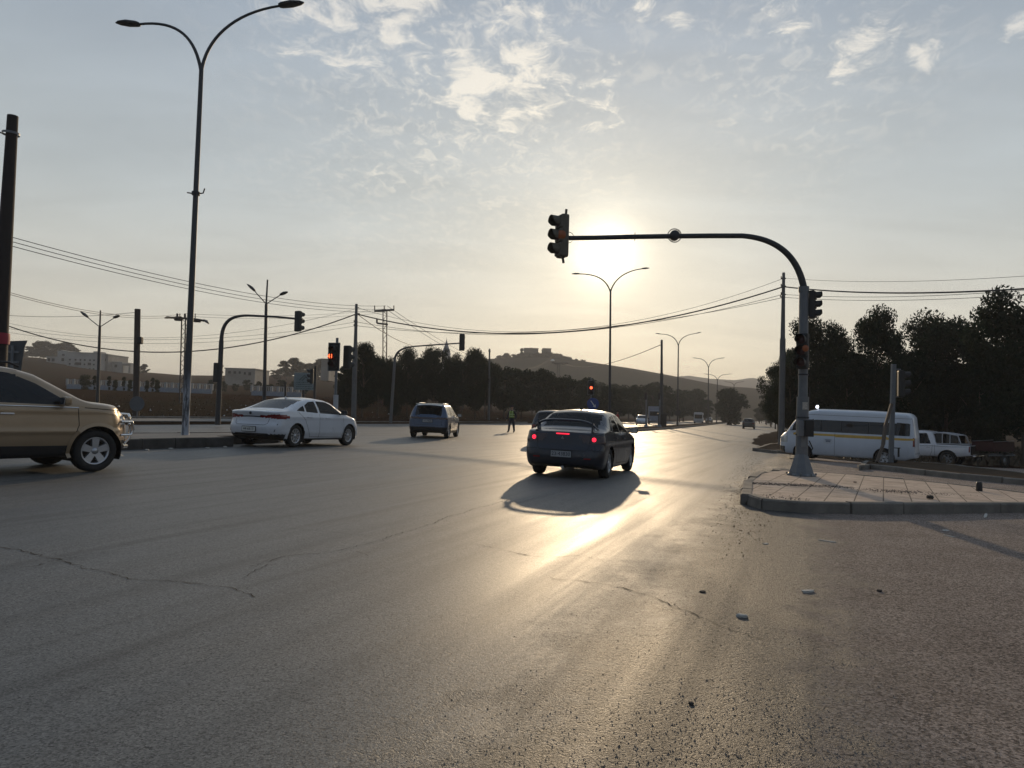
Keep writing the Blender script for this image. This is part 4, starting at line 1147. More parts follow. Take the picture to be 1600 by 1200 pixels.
P_pick = paint('pickup_white', (.58, .58, .60), 0, .35, .45)
SP_pick = dict(x=(-2.66, 2.62), step=.03, top=[(-2.66, 1.08), (-1.08, 1.10), (-1.0, 1.50), (-.85, 1.74), (-.3, 1.80), (.25, 1.77), (.5, 1.68), (1.15, 1.20), (1.3, 1.16), (2.2, 1.08), (2.62, .92)],
    low=[(-2.66, .55), (-2.2, .48), (2.1, .42), (2.62, .5)], belt=[(-2.66, 1.05), (0, 1.06), (1.2, 1.04), (2.62, .85)], w=[(-2.66, .87), (-2.2, .89), (2.0, .89), (2.62, .82)],
    xr=[(.4, .03), (1.1, .02)], xf=[(.4, .1), (.6, 0), (1.1, .1)], cr=.04, axles=(-1.60, 1.48), wheel_r=.37, arch_r=.445, tumble=.28, rail=.09, spokes=6, rim_mat=M_rimdark,
    windows=[('side_window', [(-.85, 1.10), (-.12, 1.09), (-.12, 1.63), (-.62, 1.64)]), ('side_window', [(-.02, 1.09), (1.0, 1.08), (.52, 1.50), (.25, 1.62), (-.02, 1.64)])],
    topwin=[('rear_window', -1.06, -.92, .6), ('windscreen', .5, 1.15, .64)], cls=pick_cls,
    seams=[[(-.92, 1.05), (-.90, .7), (-.80, .5)], [(-.07, 1.05), (-.06, .48)], [(1.08, 1.0), (1.05, .5)], [(-1.03, 1.05), (-1.03, .5)]],
    handles=[(-.72, .93), (.1, .92)], handle_mat=M_chrome, mirror=(.85, 1.10, .2), cabin=dict(x=(-.9, 1.1), z=.8, seats=[(.3, (-.4, .4)), (-.4, (-.4, .4))]),
    mats={'body': P_pick, 'side_window': M_glass, 'rear_window': M_dglass, 'windscreen': M_glass, 'tail_light': M_tail, 'headlight': M_head}, extra=pick_extra)
PICK = place_at('pickup_truck', SP_pick, P(1488, 727, 38.0).xy, -44, 'white double-cab pickup truck parked behind the minibus, framed canopy over its bed', 'pickup truck')
# ------------------------------------------------------------------ poles, lamps, signals
def vtop(px, py, d): return P(px, py, d)
def pole_mb(b, t, r0, r1, seg=12, sub=6):
    mb = MB(); mb.tube([b.lerp(t, i/sub) for i in range(sub+1)], [r0+(r1-r0)*i/sub for i in range(sub+1)], 0, seg); return mb
def base_of(px, d, py=640): return onT(px, d)
def loc(root, p): return p-Vector(root.location)
def lantern(name, root, p, dirv, L, m, w=.30):
    """street lantern head: tapered, flattened housing"""
    dirv = dirv.normalized(); side = dirv.cross(Vector((0, 0, 1))).normalized(); up = side.cross(dirv)
    secs = [(-.02, .05, .05), (0, .30, .11), (.12, .42, .16), (.5, .5, .19), (.85, .34, .11), (1.0, .10, .03)]
    mb = MB(); V = []; n = 10
    for u, ww, hh in secs:
        for k in range(n):
            th = 2*math.pi*k/n; V.append(p+dirv*(u*L)+side*(ww*w*math.cos(th))+up*(hh*w*1.4*(math.sin(th) if math.sin(th) > 0 else .5*math.sin(th))))
    mb.add(V, [(i*n+k, i*n+(k+1) % n, (i+1)*n+(k+1) % n, (i+1)*n+k) for i in range(len(secs)-1) for k in range(n)]+[tuple(range(n-1, -1, -1)), tuple(range((len(secs)-1)*n, len(secs)*n))], 0, True)
    return mb.build(name, m, root)
def bez(p, c, q, n=12): return [p.lerp(c, i/n).lerp(c.lerp(q, i/n), i/n) for i in range(n+1)]
def bez3(a, b, c, d, n=16):
    out = []
    for i in range(n+1):
        u = i/n; out.append(a*(1-u)**3+b*3*u*(1-u)**2+c*3*u*u*(1-u)+d*u**3)
    return out
def y_lamp(d, base_px, fork, lctrl, lend, rctrl, rend, r, label, group='double-arm street lamps', m=None, extra=None):
    """lctrl/rctrl: two bezier control pixels each; all read at distance d"""
    m = m or M_dsteel; b = onT(base_px, d); b.z -= .02
    root = empty('street_lamp', b, 0, label, 'street lamp', group)
    L = lambda q: loc(root, P(q[0], q[1], d)); f = L(fork)
    low = MB(); low.tube([Vector((0, 0, 0)), f*.33, f*.66, f], [r*1.25, r*1.08, r*.92, r*.75], 0, 14); low.build('pole', m, root)
    bs = MB(); bs.lathe([(r*2.1, 0), (r*2.1, .05), (r*1.4, .08), (r*1.3, .4)], 0, 14); bs.build('base_flange', m, root)
    for c, e in ((lctrl, lend), (rctrl, rend)):
        a = MB(); pts = bez3(f-Vector((0, 0, .25)), L(c[0]), L(c[1]), L(e[0])); a.tube(pts, [r*.62+(r*.42-r*.62)*i/16 for i in range(17)], 0, 10); ao = a.build('arm', m, root)
        p, q = L(e[0]), L(e[1]); lantern('lantern', ao, p-(q-p)*.05, q-p, (q-p).length*1.05, m, .36 if r > .06 else .34)
    if extra: extra(root, L, f)
    return root
def band(root, L, f):
    p = f*.655; mb = MB(); mb.lathe([(.12, -.05), (.12, .05)], 0, 12, Matrix.Translation(p)); mb.tube([p+Vector((.1, 0, 0)), p+Vector((.22, 0, .02)), p+Vector((.26, 0, .16))], .02, 0, 6); mb.tube([p+Vector((-.1, 0, 0)), p+Vector((-.26, 0, .02))], .02, 0, 6)
    mb.build('clamp', M_dsteel, root)
def steel_lamp_mat():
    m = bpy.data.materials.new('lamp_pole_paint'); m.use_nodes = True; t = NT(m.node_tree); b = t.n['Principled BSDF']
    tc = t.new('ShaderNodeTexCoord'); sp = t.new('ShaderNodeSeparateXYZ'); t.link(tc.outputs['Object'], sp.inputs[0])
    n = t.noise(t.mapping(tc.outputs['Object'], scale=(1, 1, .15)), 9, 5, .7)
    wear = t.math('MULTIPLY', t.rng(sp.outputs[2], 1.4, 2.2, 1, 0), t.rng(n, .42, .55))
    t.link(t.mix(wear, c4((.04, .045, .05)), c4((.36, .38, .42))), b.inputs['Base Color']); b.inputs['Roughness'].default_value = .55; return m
M_lamp1 = steel_lamp_mat()
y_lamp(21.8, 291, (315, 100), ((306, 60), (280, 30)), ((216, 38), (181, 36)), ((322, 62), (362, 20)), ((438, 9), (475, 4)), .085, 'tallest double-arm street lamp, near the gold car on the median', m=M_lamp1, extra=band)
y_lamp(64, 953, (954, 452), ((948, 438), (935, 428)), ((905, 428), (893, 428)), ((958, 440), (972, 424)), ((1003, 420), (1015, 419)), .10, 'double-arm street lamp standing right below the sun')
y_lamp(112, 1059, (1060, 538), ((1057, 529), (1050, 522)), ((1032, 522), (1024, 521)), ((1062, 529), (1070, 523)), ((1088, 521), (1096, 519)), .11, 'thin double-arm street lamp, second beyond the sun along the median')
y_lamp(157, 1107, (1107, 573), ((1105, 566), (1099, 560)), ((1090, 560), (1082, 559)), ((1109, 566), (1114, 561)), ((1125, 560), (1133, 559)), .12, 'distant double-arm street lamp left of the round median tree')
y_lamp(205, 1120, (1121, 593), ((1119, 588), (1114, 585)), ((1106, 585), (1099, 584)), ((1123, 588), (1128, 585)), ((1136, 585), (1144, 584)), .13, 'small far double-arm street lamp just in front of the round median tree')
y_lamp(255, 1147, (1147, 602), ((1146, 599), (1142, 597)), ((1137, 597), (1131, 596)), ((1148, 599), (1152, 597)), ((1157, 597), (1163, 596)), .14, 'faintest farthest double-arm street lamp above the round median tree')
# V-armed lamps in the field
def v_lamp(d, base_px, topq, joint, lend, rend, r, label):
    b = onT(base_px, d); b.z -= .03; root = empty('street_lamp', b, 0, label, 'street lamp', 'v-armed street lamps in the field')
    L = lambda q: loc(root, P(q[0], q[1], d)); t_ = L(topq); j = L(joint)
    p = MB(); p.tube([Vector((0, 0, 0)), j*.5, j], [r*1.5, r*1.3, r*1.1], 0, 10); p.tube([j, t_], [r*.75, r*.6], 0, 8); p.build('pole', M_dsteel, root)
    for e in (lend, rend):
        a = MB(); q = L(e[0]); a.tube([j, q], [r*.4, r*.35], 0, 8); ao = a.build('arm', M_dsteel, root); q2 = L(e[1]); lantern('lantern', ao, q, q2-q, (q2-q).length, M_dsteel, .5)
    return root
v_lamp(58, 152, (157, 485), (156, 511), ((137, 496), (126, 487)), ((178, 497), (187, 493)), .09, 'v-armed street lamp with a bare mast top, in the field left of the thick post')
v_lamp(50, 413, (418, 437), (416, 475), ((398, 455), (386, 444)), ((438, 461), (450, 456)), .09, 'v-armed street lamp with a bare mast top, directly above the white sedan')
# plain posts
def post(name, d, bq, tq, r0, r1, m, label, cat='pole', extra=None, group=None):
    b = onT(bq, d) if not isinstance(bq, Vector) else bq; b.z -= .05; root = empty(name, b, 0, label, cat, group)
    t_ = loc(root, P(tq[0], tq[1], d)); pole_mb(Vector((0, 0, 0)), t_, r0, r1).build('pole', m, root)
    if extra: extra(root, lambda px, py, dd=d: loc(root, P(px, py, dd)), t_)
    return root
def wood_extra(root, L, t_):
    w = MB(); w.lathe([(.225, -.14), (.235, 0), (.225, .14)], 0, 16, Matrix.Translation(L(-1, 529))); w.build('red_band', mat('red_band', (.25, .012, .03), .6), root)
    c = MB(); c.lathe([(.20, -.03), (.20, .03)], 0, 14, Matrix.Translation(L(17, 209))); c.tube([L(17, 209)+Vector((-.18, 0, 0)), L(17, 209)+Vector((-.34, -.02, .04))], .02, 0, 6); c.build('pole_clamp', M_steel, root)
post('utility_pole', 18.5, -8, (20, 181), .225, .125, mat('tarred_wood', (.022, .016, .014), .8, bump=.4, bscale=25), 'thick dark wooden pole with a red band at the left edge', 'utility pole', wood_extra)
def thick_extra(root, L, t_):
    m = MB(); m.box(L(218, 532), (.35, .3, .45), bev=.05); m.build('bracket_box', M_black, root)
post('utility_pole', 45, 213, (215, 483), .19, .17, M_wood, 'short thick dark post behind a round sign, between lamp and lattice mast', 'post', thick_extra)
# back of a round sign
def round_sign_back(px, py, d, r, label, m=None, leg=True):
    c = P(px, py, d); b = onT(px, d); root = empty('round_sign', b, 0, label, 'road sign')
    k = MB(); q = loc(root, c); k.lathe([(0, -.01), (r, -.01), (r+.012, .0), (r, .012), (0, .012)], 0, 32, Matrix.Translation(q) @ Matrix.Rotation(math.pi/2, 4, 'X'), smooth=False); k.build('sign_plate', m or mat('sign_back_grey', (.10, .11, .12), .55, .4), root)
    p = MB(); p.tube([(0, .05, 0), (q.x, q.y+.05, q.z+r*.6)], .03, 0, 8); p.build('sign_post', M_steel, root); return root
round_sign_back(214, 631, 42, .42, 'grey back of a round road sign in front of the thick dark post')
# board on the far left
b = onT(20, 30); root = empty('sign_board', b, 0, 'grey back of a large sign board between the dark pole and the gold car roof', 'sign')
k = MB(); q = lambda px, py: loc(root, P(px, py, 30))
k.add([q(-14, 534), q(42, 532), q(38, 541), q(32, 585), q(-16, 590)]+[v+Vector((0, .05, 0)) for v in (q(-14, 534), q(42, 532), q(38, 541), q(32, 585), q(-16, 590))], [(0, 1, 2, 3, 4), (9, 8, 7, 6, 5), (0, 5, 6, 1), (1, 6, 7, 2), (2, 7, 8, 3), (3, 8, 9, 4), (4, 9, 5, 0)])
k.build('board', mat('board_back_grey', (.055, .062, .068), .6), root)
k = MB(); k.tube([(0, -.04, 0), q(21, 540)+Vector((0, -.06, 0))], .06, 0, 10)
for yy in (550, 566): k.box(q(21, yy)+Vector((0, -.04, 0)), (.5, .06, .09))
k.build('sign_post', M_steel, root)

def signal_head(root, p, yaw, s=1.0, lit=None, litm=None, m=None, backplate=False, txt=None, gridn=3, plainback=False):
    """three-lens head; local facing is -y turned by yaw; visors and lenses are its parts"""
    Mx = Matrix.Translation(p) @ Matrix.Rotation(yaw, 4, 'Z') @ Matrix.Scale(s, 4)
    mm = m or M_sigblk; h = MB()
    def bx(c, d, bev=.03):
        t_ = MB(); t_.box(c, d, bev=bev); h.add([Mx @ Vector(v) for v in t_.v], t_.f, 0)
    bx((0, .02, 0), (.34, .20, 1.06), .05)
    for k in (-1, 0, 1): bx((0, -.02, k*.34), (.32, .20, .31), .03)
    if backplate: bx((0, .02, 0), (.56, .03, 1.28), .012)
    ho = h.build('signal_head', mm, root)
    for k in (-1, 0, 1):
        z = -k*.34; on = lit is not None and k+1 == lit
        v = MB(); V = []; n = 18
        for j, (r_, y0) in enumerate(((.145, -.11), (.150, -.32))):
            for i in range(n+1):
                a = rad(-35)+rad(250)*i/n; V.append(Mx @ Vector((r_*math.cos(a), y0+(.16*max(0, -math.sin(a)) if j else 0), z+r_*math.sin(a))))
        v.add(V, [(i, i+1, n+2+i, n+1+i) for i in range(n)], 0, True); v.build('visor', mm, ho)
        l = MB(); l.lathe([(.135, 0), (.10, .025), (0, .04)], 0, 20, Mx @ Matrix.Translation((0, -.115, z)) @ Matrix.Rotation(math.pi/2, 4, 'X')); l.build('lens', (litm or M_red) if on else M_lens, ho)
    if backplate:
        fr = MB()
        for (c, d) in (((-.28, -.01, 0), (.025, .04, 1.3)), ((.28, -.01, 0), (.025, .04, 1.3)), ((0, -.01, .64), (.56, .04, .025)), ((0, -.01, -.64), (.56, .04, .025))):
            t_ = MB(); t_.box(c, d); fr.add([Mx @ Vector(v) for v in t_.v], t_.f, 0)
        fr.build('pale_border', mat('border_grey', (.16, .17, .18), .6), ho)
    if txt:
        o = text('countdown_digits', txt, .27*s, mat('digits_lit', (.9, .1, .03), .4, emis=(1, .10, .03), es=4), ho, Mx @ Matrix.Scale(1/s, 4) @ Matrix.Translation((.0, -.36*s, .0)) @ Matrix.Rotation(math.pi/2, 4, 'X'))
    return ho
# --- the big mast arm on the island
D = 17.3
b = G(1252, 743, .16); D = b.y; root = empty('traffic_signal', b, 0, 'tall grey signal mast on the paved island, its long curved arm reaching under the sun', 'traffic light')
L = lambda px, py, dd=D: loc(root, P(px, py, dd))
k = MB(); k.tube([Vector((0, 0, .3)), L(1254.5, 620)], .135, 0, 20); k.tube([L(1254.5, 622), L(1256, 452)], .105, 0, 20)
k.tube([L(1256, 456), L(1256, 448)], .12, 0, 20); ko = k.build('mast', M_steel, root)
k = MB(); k.lathe([(.34, -.02), (.34, .02), (.29, .06), (.17, .42), (.14, .50)], 0, 8, smooth=False); k.build('flared_base', M_steel, root)
k = MB(); pts = [L(1256, 452)]+bez3(L(1255, 445), L(1243, 392), L(1206, 372), L(1160, 368.5), 18)+[L(1110, 368.5), L(1055, 369), L(992, 370), L(930, 371.5), L(888, 372)]
n = len(pts); k.tube(pts, [.080-.026*i/(n-1) for i in range(n)], 0, 14); arm = k.build('arm', M_dsteel, root)
k = MB(); c = L(1054, 368); Mt = Matrix.Translation(c) @ Matrix.Rotation(math.pi/2, 4, 'X')
k.lathe([(0, -.09), (.10, -.09), (.12, -.05), (.12, .05), (.10, .09), (0, .09)], 0, 24, Mt); k.build('junction_box', M_dsteel, arm)
k = MB(); 
for rr_ in (.15, .165): k.tube([c+Vector((rr_*math.cos(a), 0, rr_*math.sin(a))) for a in [2*math.pi*i/24 for i in range(25)]], .006, 0, 6, False)
k.build('clamp_ring', M_dsteel, arm)
k = MB(); c = L(992, 370); k.tube([c+Vector((0, 0, -.09)), c+Vector((0, 0, .10))], .008, 0, 6); k.lathe([(.055, -.02), (.055, .02)], 0, 12, Matrix.Translation(c) @ Matrix.Rotation(math.pi/2, 4, 'Y')); k.build('arm_clip', M_dsteel, arm)
M_sigamb = mat('signal_housing_flare', (.10, .085, .06), .6)  # brownish tint of the sun flare put into the housing colour
hp = L(878, 369); hd = signal_head(arm, hp, rad(-66), .96, m=M_sigamb)
k = MB(); k.lathe([(.13, -.03), (.13, .03)], 0, 16, Matrix.Translation(L(888, 371)) @ Matrix.Rotation(math.pi/2, 4, 'X')); k.tube([L(884, 338), L(885, 327)], .03, 0, 8); k.tube([L(879, 400), L(880.5, 411)], .03, 0, 8); k.tube([L(880, 371), L(894, 372)], .05, 0, 10); k.build('head_bracket', M_sigamb, hd)
k = MB(); k.lathe([(.11, 0), (.08, .03), (0, .045)], 0, 20, Matrix.Translation(L(876.5, 369)+Vector((0, -.16, 0))) @ Matrix.Rotation(math.pi/2, 4, 'X')); k.build('amber_glow_disc', M_amber, hd)  # added orange disc imitating the sun glow on the arm head
hd = signal_head(ko, L(1270, 476), rad(58), .62, m=M_sigblk); k = MB(); k.tube([L(1263, 452), L(1263, 494)], .014, 0, 8); k.tube([L(1256, 458), L(1270, 456)], .016, 0, 8); k.tube([L(1256, 490), L(1270, 490)], .016, 0, 8); k.build('bracket', M_steel, hd)
hd = signal_head(ko, L(1248, 550)+Vector((0, -.22, 0)), rad(-38), .78, m=M_sigblk)
k = MB(); k.lathe([(.075, 0), (.05, .02), (0, .03)], 0, 20, Matrix.Translation(L(1248, 547)+Vector((-.03, -.47, 0))) @ Matrix.Rotation(math.pi/2, 4, 'X')); k.build('amber_glow_spot', M_amber, hd)  # added orange disc imitating the glow on this head
k = MB(); k.box(L(1246, 669)+Vector((0, -.2, 0)), (.13, .10, .36), bev=.01); k.build('junction_cabinet', M_steel, root)
k = MB(); k.box(L(1257, 669)+Vector((0, -.22, 0)), (.20, .16, .38), bev=.012); k.build('control_box', M_black, root)
k = MB()
for z_ in (.95, 1.35, 2.35, 3.1): k.lathe([(.150 if z_ < 1.9 else .118, -.018), (.150 if z_ < 1.9 else .118, .018)], 0, 20, Matrix.Translation((.006*z_, 0, z_)))
k.build('strap_band', M_dsteel, ko)
k = MB(); k.box((-.01, -.142, .82), (.11, .012, .30), bev=.004); k.build('access_door', mat('door_grey', (.17, .18, .185), .55, .3), root)
k = MB(); k.box((.012, -.140, 1.62), (.12, .008, .17)); k.box((.03, -.112, 2.62), (.09, .006, .12)); k.parts('sticker', mat('torn_sticker', (.36, .34, .30), .8, var=.4, vscale=40), root)
k = MB()
for a_ in range(8): th = a_*math.pi/4+.39; k.lathe([(.022, 0), (.022, .05), (0, .05)], 0, 6, Matrix.Translation((.315*math.cos(th), .315*math.sin(th), .02)), smooth=False)
k.parts('anchor_bolt', M_rimdark, root)
k = MB(); k.tube([L(1260, 688)+Vector((0, -.15, 0)), L(1266, 700)+Vector((0, -.14, 0)), L(1260, 712)+Vector((0, -.1, 0))], .014, 0, 6)
k.tube([L(1262, 605), L(1265, 605), L(1265, 640)], .010, 0, 6); k.build('cable', M_black, root)
# --- post with leaning board
b = onT(1394, 27.3, .14); root = empty('signal_post', b, 0, 'grey square post on the kerbed strip with side-facing signal lamps, in front of the minibus', 'post')
L = lambda px, py: loc(root, P(px, py, 27.3))
k = MB(); t_ = L(1395, 569); q = Matrix.Rotation(0.02, 3, 'Y'); k.box((t_.x/2, t_.y/2, t_.z/2), (.15, .12, t_.z), rot=q); k.build('post', M_steel, root)
hd = signal_head(root, L(1408, 600), rad(75), .95); k = MB(); k.box(L(1401, 577), (.3, .05, .04)); k.box(L(1401, 620), (.3, .05, .04)); k.build('bracket', M_steel, hd)
k = MB(); k.box(L(1401, 700), (.26, .05, .03)); k.box(L(1404, 707), (.05, .05, .34)); k.build('lower_bracket', M_black, root)
b = onT(1371, 26.4, .14); root = empty('leaning_plank', b, 0, 'long wooden plank leaning against the grey post before the minibus wheel', 'plank')
p1 = loc(root, P(1393, 632, 27.2)); k = MB(); pts = [Vector((0, 0, 0)), p1*.3+Vector((.06, 0, 0)), p1*.62+Vector((-.03, 0, 0)), p1]
for a_, b_ in zip(pts, pts[1:]): k.tube([a_, b_+(b_-a_)*.02], .07, 0, 4, smooth=False)
k.build('plank', mat('sunbleached_wood', (.09, .07, .055), .8, bump=.4), root)
# --- left group of signals
def arm_signal(d, base_px, pts, r, headp, hyaw, hs, label, side=None, m=None, lit=None):
    b = onT(base_px, d, .1); root = empty('traffic_signal', b, 0, label, 'traffic light')
    L = lambda q: loc(root, P(q[0], q[1], d)); k = MB(); k.tube([Vector((0, 0, 0)), L(pts[0])], [r*1.15, r], 0, 12); mo = k.build('mast', m or M_dsteel, root)
    k = MB(); c = bez3(L(pts[0]), L(pts[1]), L(pts[2]), L(pts[3]), 12)+[L(q) for q in pts[4:]]; k.tube(c, [r*.85-(r*.4)*i/(len(c)-1) for i in range(len(c))], 0, 10); ao = k.build('arm', M_dsteel, root)
    signal_head(ao, L(headp), hyaw, hs, lit=lit)
    if side: signal_head(mo, L(side[0]), side[1], side[2])
    return root
arm_signal(38, 341, [(346, 532), (347, 500), (362, 493), (388, 493), (430, 495), (473, 499)], .12, (466, 502), rad(150), 1.02, 'curved-arm traffic signal left of the white sedan, seen from behind', ((339, 582), rad(160), .95))
arm_signal(58, 611, [(617, 560), (620, 548), (628, 543), (650, 541), (690, 538), (722, 536)], .11, (722, 535), rad(175), 1.25, 'leaning mast with a nearly level signal arm, against the tree belt', m=M_concrete)
# framed countdown signal
b = onT(524, 29.5, .2); root = empty('traffic_signal', b, 0, 'grey-framed traffic signal showing the red number 41, over the white sedan', 'traffic light')
L = lambda q: loc(root, P(q[0], q[1], 29.5)); k = MB(); k.tube([Vector((0, 0, 0)), L((527, 528))], .055, 0, 12); k.build('mast', M_steel, root)
k = MB(); k.tube([L((524, 652)), L((525, 617))], .10, 0, 12); k.build('white_sleeve', mat('sleeve_white', (.35, .36, .38), .6), root)
signal_head(root, L((523, 558))+Vector((0, -.12, 0)), rad(-14), .88, backplate=True, txt='41')
signal_head(root, L((542, 558))+Vector((0, .12, 0)), rad(150), .9)
# small side signal
b = onT(491, 52); root = empty('traffic_signal', b, 0, 'small dark signal head facing left on a post beside the pale Arabic board', 'traffic light')
L = lambda q: loc(root, P(q[0], q[1], 52)); k = MB(); k.tube([Vector((0, 0, 0)), L((493, 572))], .09, 0, 10); k.build('mast', M_dsteel, root); signal_head(root, L((487, 588)), rad(-80), 1.0)
# red signal by the sun pole
b = onT(924, 56, .2); root = empty('traffic_signal', b, 0, 'pale-bordered traffic signal with a lit red lamp above the round blue sign', 'traffic light')
L = lambda q: loc(root, P(q[0], q[1], 56)); k = MB(); k.tube([Vector((0, 0, 0)), L((924, 590))], .06, 0, 10); k.build('mast', M_steel, root)
signal_head(root, L((923, 606))+Vector((0, -.14, 0)), rad(4), .84, lit=1, backplate=True)
b = onT(927, 55, .2); root = empty('round_sign', b, 0, 'round blue road sign with a white slanting arrow under the red signal', 'road sign')
L = lambda q: loc(root, P(q[0], q[1], 55)); c = L((926.5, 631)); Mt = Matrix.Translation(c) @ Matrix.Rotation(math.pi/2, 4, 'X')
k = MB(); k.lathe([(0, .012), (.44, .012), (.45, 0), (.44, -.012), (0, -.012)], 0, 32, Mt, smooth=False); k.build('sign_plate', mat('sign_blue', (.02, .05, .20), .4), root)
k = MB(); k.prism([(-.20, .22), (-.14, .25), (.12, -.10), (.20, -.03), (.22, -.27), (-.02, -.20), (.05, -.15)], .006, Matrix.Translation(c+Vector((0, -.022, 0)))); k.build('white_arrow', mat('sign_white', (.5, .5, .5), .5), root)
k = MB(); k.tube([(0, .05, 0), c+Vector((0, .05, .3))], .03, 0, 8); k.build('sign_post', M_steel, root)
# pale board with Arabic lettering
b = onT(474, 60); root = empty('information_board', b, 0, 'pale grey-green information board on one post with a triangular emblem and rows of small lettering', 'sign board')
L = lambda px, py: loc(root, P(px, py, 60)); a_, c_ = L(460, 582), L(491, 610)
k = MB(); k.box(((a_.x+c_.x)/2, a_.y, (a_.z+c_.z)/2), (c_.x-a_.x, .06, a_.z-c_.z), bev=.02); k.build('board', mat('board_pale', (.20, .24, .24), .6), root)
k = MB(); tri = [L(468, 594), L(476, 586), L(484, 594)]
k.tube([q+Vector((0, -.05, 0)) for q in tri], .03, 0, 6); k.tube([L(472, 595)+Vector((0, -.05, 0)), L(478, 589)+Vector((0, -.05, 0)), L(486, 596)+Vector((0, -.05, 0))], .025, 0, 6)
random.seed(4)
for yy, hgt in ((597.5, 1.4), (600.5, 1.4), (604, 1.1), (607, 1.1)):
    x = 463
    while x < 488:
        w = random.uniform(.8, 2.6); q0 = L(x, yy); q1 = L(x+w, yy); k.box(((q0.x+q1.x)/2, q0.y-.035, q0.z), (q1.x-q0.x, .01, random.uniform(.4, 1)*hgt*60/FPX)); x += w+random.uniform(.3, 1.2)
k.build('lettering', mat('board_ink', (.06, .085, .085), .6), root)
k = MB(); k.tube([(0, .08, 0), L(474, 590)+Vector((0, .08, 0))], .07, 0, 10); k.build('sign_post', M_dsteel, root)
b = onT(446, 62); root = empty('bollard_post', b, 0, 'short dark bare post standing left of the pale board', 'post'); k = MB(); t_ = loc(root, P(446, 599, 62)); k.tube([(0, 0, 0), t_], .09, 0, 10); k.lathe([(.12, 0), (.12, .1)], 0, 10, Matrix.Translation(t_)); k.build('post', M_dsteel, root)
# --- utility poles that carry the wires
def insul(root, L, t_, pts):
    k = MB()
    for q in pts: p = L(*q); k.box(p, (.32, .06, .07)); k.tube([p+Vector((-.14, 0, 0)), p+Vector((-.14, 0, .14))], .03, 0, 6)
    k.build('insulator_bracket', M_black, root)
def ubase(d, bq, tq, r0, r1, label, brs, m=None):
    b = onT(bq, d); b.z -= .05; root = empty('utility_pole', b, 0, label, 'utility pole'); L = lambda px, py: loc(root, P(px, py, d)); t_ = L(*tq)
    k = MB(); j = t_*.62; k.tube([Vector((0, 0, 0)), j], [r0, r0*.9], 0, 12); k.tube([j, t_], [r0*.72, r1], 0, 10); k.build('pole', m or M_concrete, root); insul(root, L, t_, brs); return root
ubase(56, 553, (557, 475), .20, .10, 'tall straight utility pole with wires both sides, right of the number 41 signal', [(558, 481), (559, 490), (556, 503), (556, 509)])
ubase(47, 1221.5, (1224.5, 426), .20, .09, 'tall utility pole directly left of the signal mast on the right side', [(1224, 435), (1224, 447), (1224, 460), (1223, 464)])
ubase(90, 764, (765, 545), .16, .10, 'slender utility pole in the middle of the dark tree belt', [(765, 549)])
ubase(100, 1034, (1034, 531), .24, .14, 'dark utility pole beside the thin lamp right of the sun', [(1034, 536), (1034, 541)], m=M_dsteel)
# lattice mast with equipment
def lattice(d, xs, ytop, base_px, label, cross, m=M_dsteel, legr=.07):
    b = onT(base_px, d); root = empty('lattice_mast', b, 0, label, 'power mast'); L = lambda px, py, o=0: loc(root, P(px, py, d))+Vector((0, o, 0))
    k = MB()
    for x0, x1 in xs:
        k.tube([L(x0, 652), L(x1, ytop)], legr, 0, 6)
    for (xa, xb) in zip(xs, xs[1:]):
        n = 22
        for i in range(n):
            u, v = i/n, (i+1)/n; A = L(xa[0], 652).lerp(L(xa[1], ytop), u); B = L(xb[0], 652).lerp(L(xb[1], ytop), v)
            if i % 2: A = L(xb[0], 652).lerp(L(xb[1], ytop), u); B = L(xa[0], 652).lerp(L(xa[1], ytop), v)
            k.tube([A, B], legr*.45, 0, 5)
    k.build('lattice_legs', m, root); cross(root, L); return root
def cross1(root, L):
    k = MB(); k.tube([L(262, 496), L(300, 498), L(324, 502)], .11, 0, 8)
    k.build('crossarm', M_dsteel, root)
    k = MB()
    for x in (277, 281, 289, 294, 305): k.tube([L(x, 497), L(x, 490)], .11 if x in (277, 289) else .05, 0, 8)
    k.box(L(279, 498), (.8, .4, .45), bev=.1); k.box(L(308, 501), (.7, .4, .35), bev=.1); k.build('insulators', M_black, root)
    lantern('floodlight', root, L(266, 496), L(259, 497)-L(266, 496), .6, M_dsteel, .6); lantern('floodlight', root, L(318, 500), L(325, 505)-L(318, 500), .7, M_dsteel, .6)
lattice(75, [(280, 284), (286, 290), (291, 294)], 497, 287, 'lattice power mast with a loaded crossarm, just left of the tallest lamp', cross1)
def cross2(root, L):
    k = MB(); k.tube([L(585, 486), L(616, 484)], .14, 0, 6); k.tube([L(589, 505), L(606, 507)], .12, 0, 6)
    for x in (585.5, 600.5, 615.5): k.tube([L(x, 485.5), L(x, 477.5)], .07, 0, 6)
    k.tube([L(589, 505), L(589, 499)], .12, 0, 6); k.build('crossarm', M_dsteel, root)
lattice(92, [(598, 598.5), (603.5, 604.5)], 485, 600, 'twin-leg rusty power mast with two crossarms above the tree belt', cross2, m=mat('rusty_steel', (.09, .045, .03), .8))
def cross3(root, L):
    k = MB(); k.tube([L(862, 567), L(888, 567.5)], .25, 0, 6); k.box(L(870, 568), (2.2, .8, .9), bev=.2); k.box(L(881, 568), (2.0, .8, .9), bev=.2); k.build('crossarm', M_dsteel, root)
    k = MB(); k.lathe([(.9, 0), (.85, .3), (.4, .7), (0, .8)], 0, 16, Matrix.Translation(L(863.5, 564))); k.build('white_dome', mat('dome_white', (.75, .72, .65), .4), root)
lattice(330, [(871, 871), (874.5, 874.5)], 567, 873, 'two-legged distant mast with a white dome before the wooded hill', cross3, legr=.15)
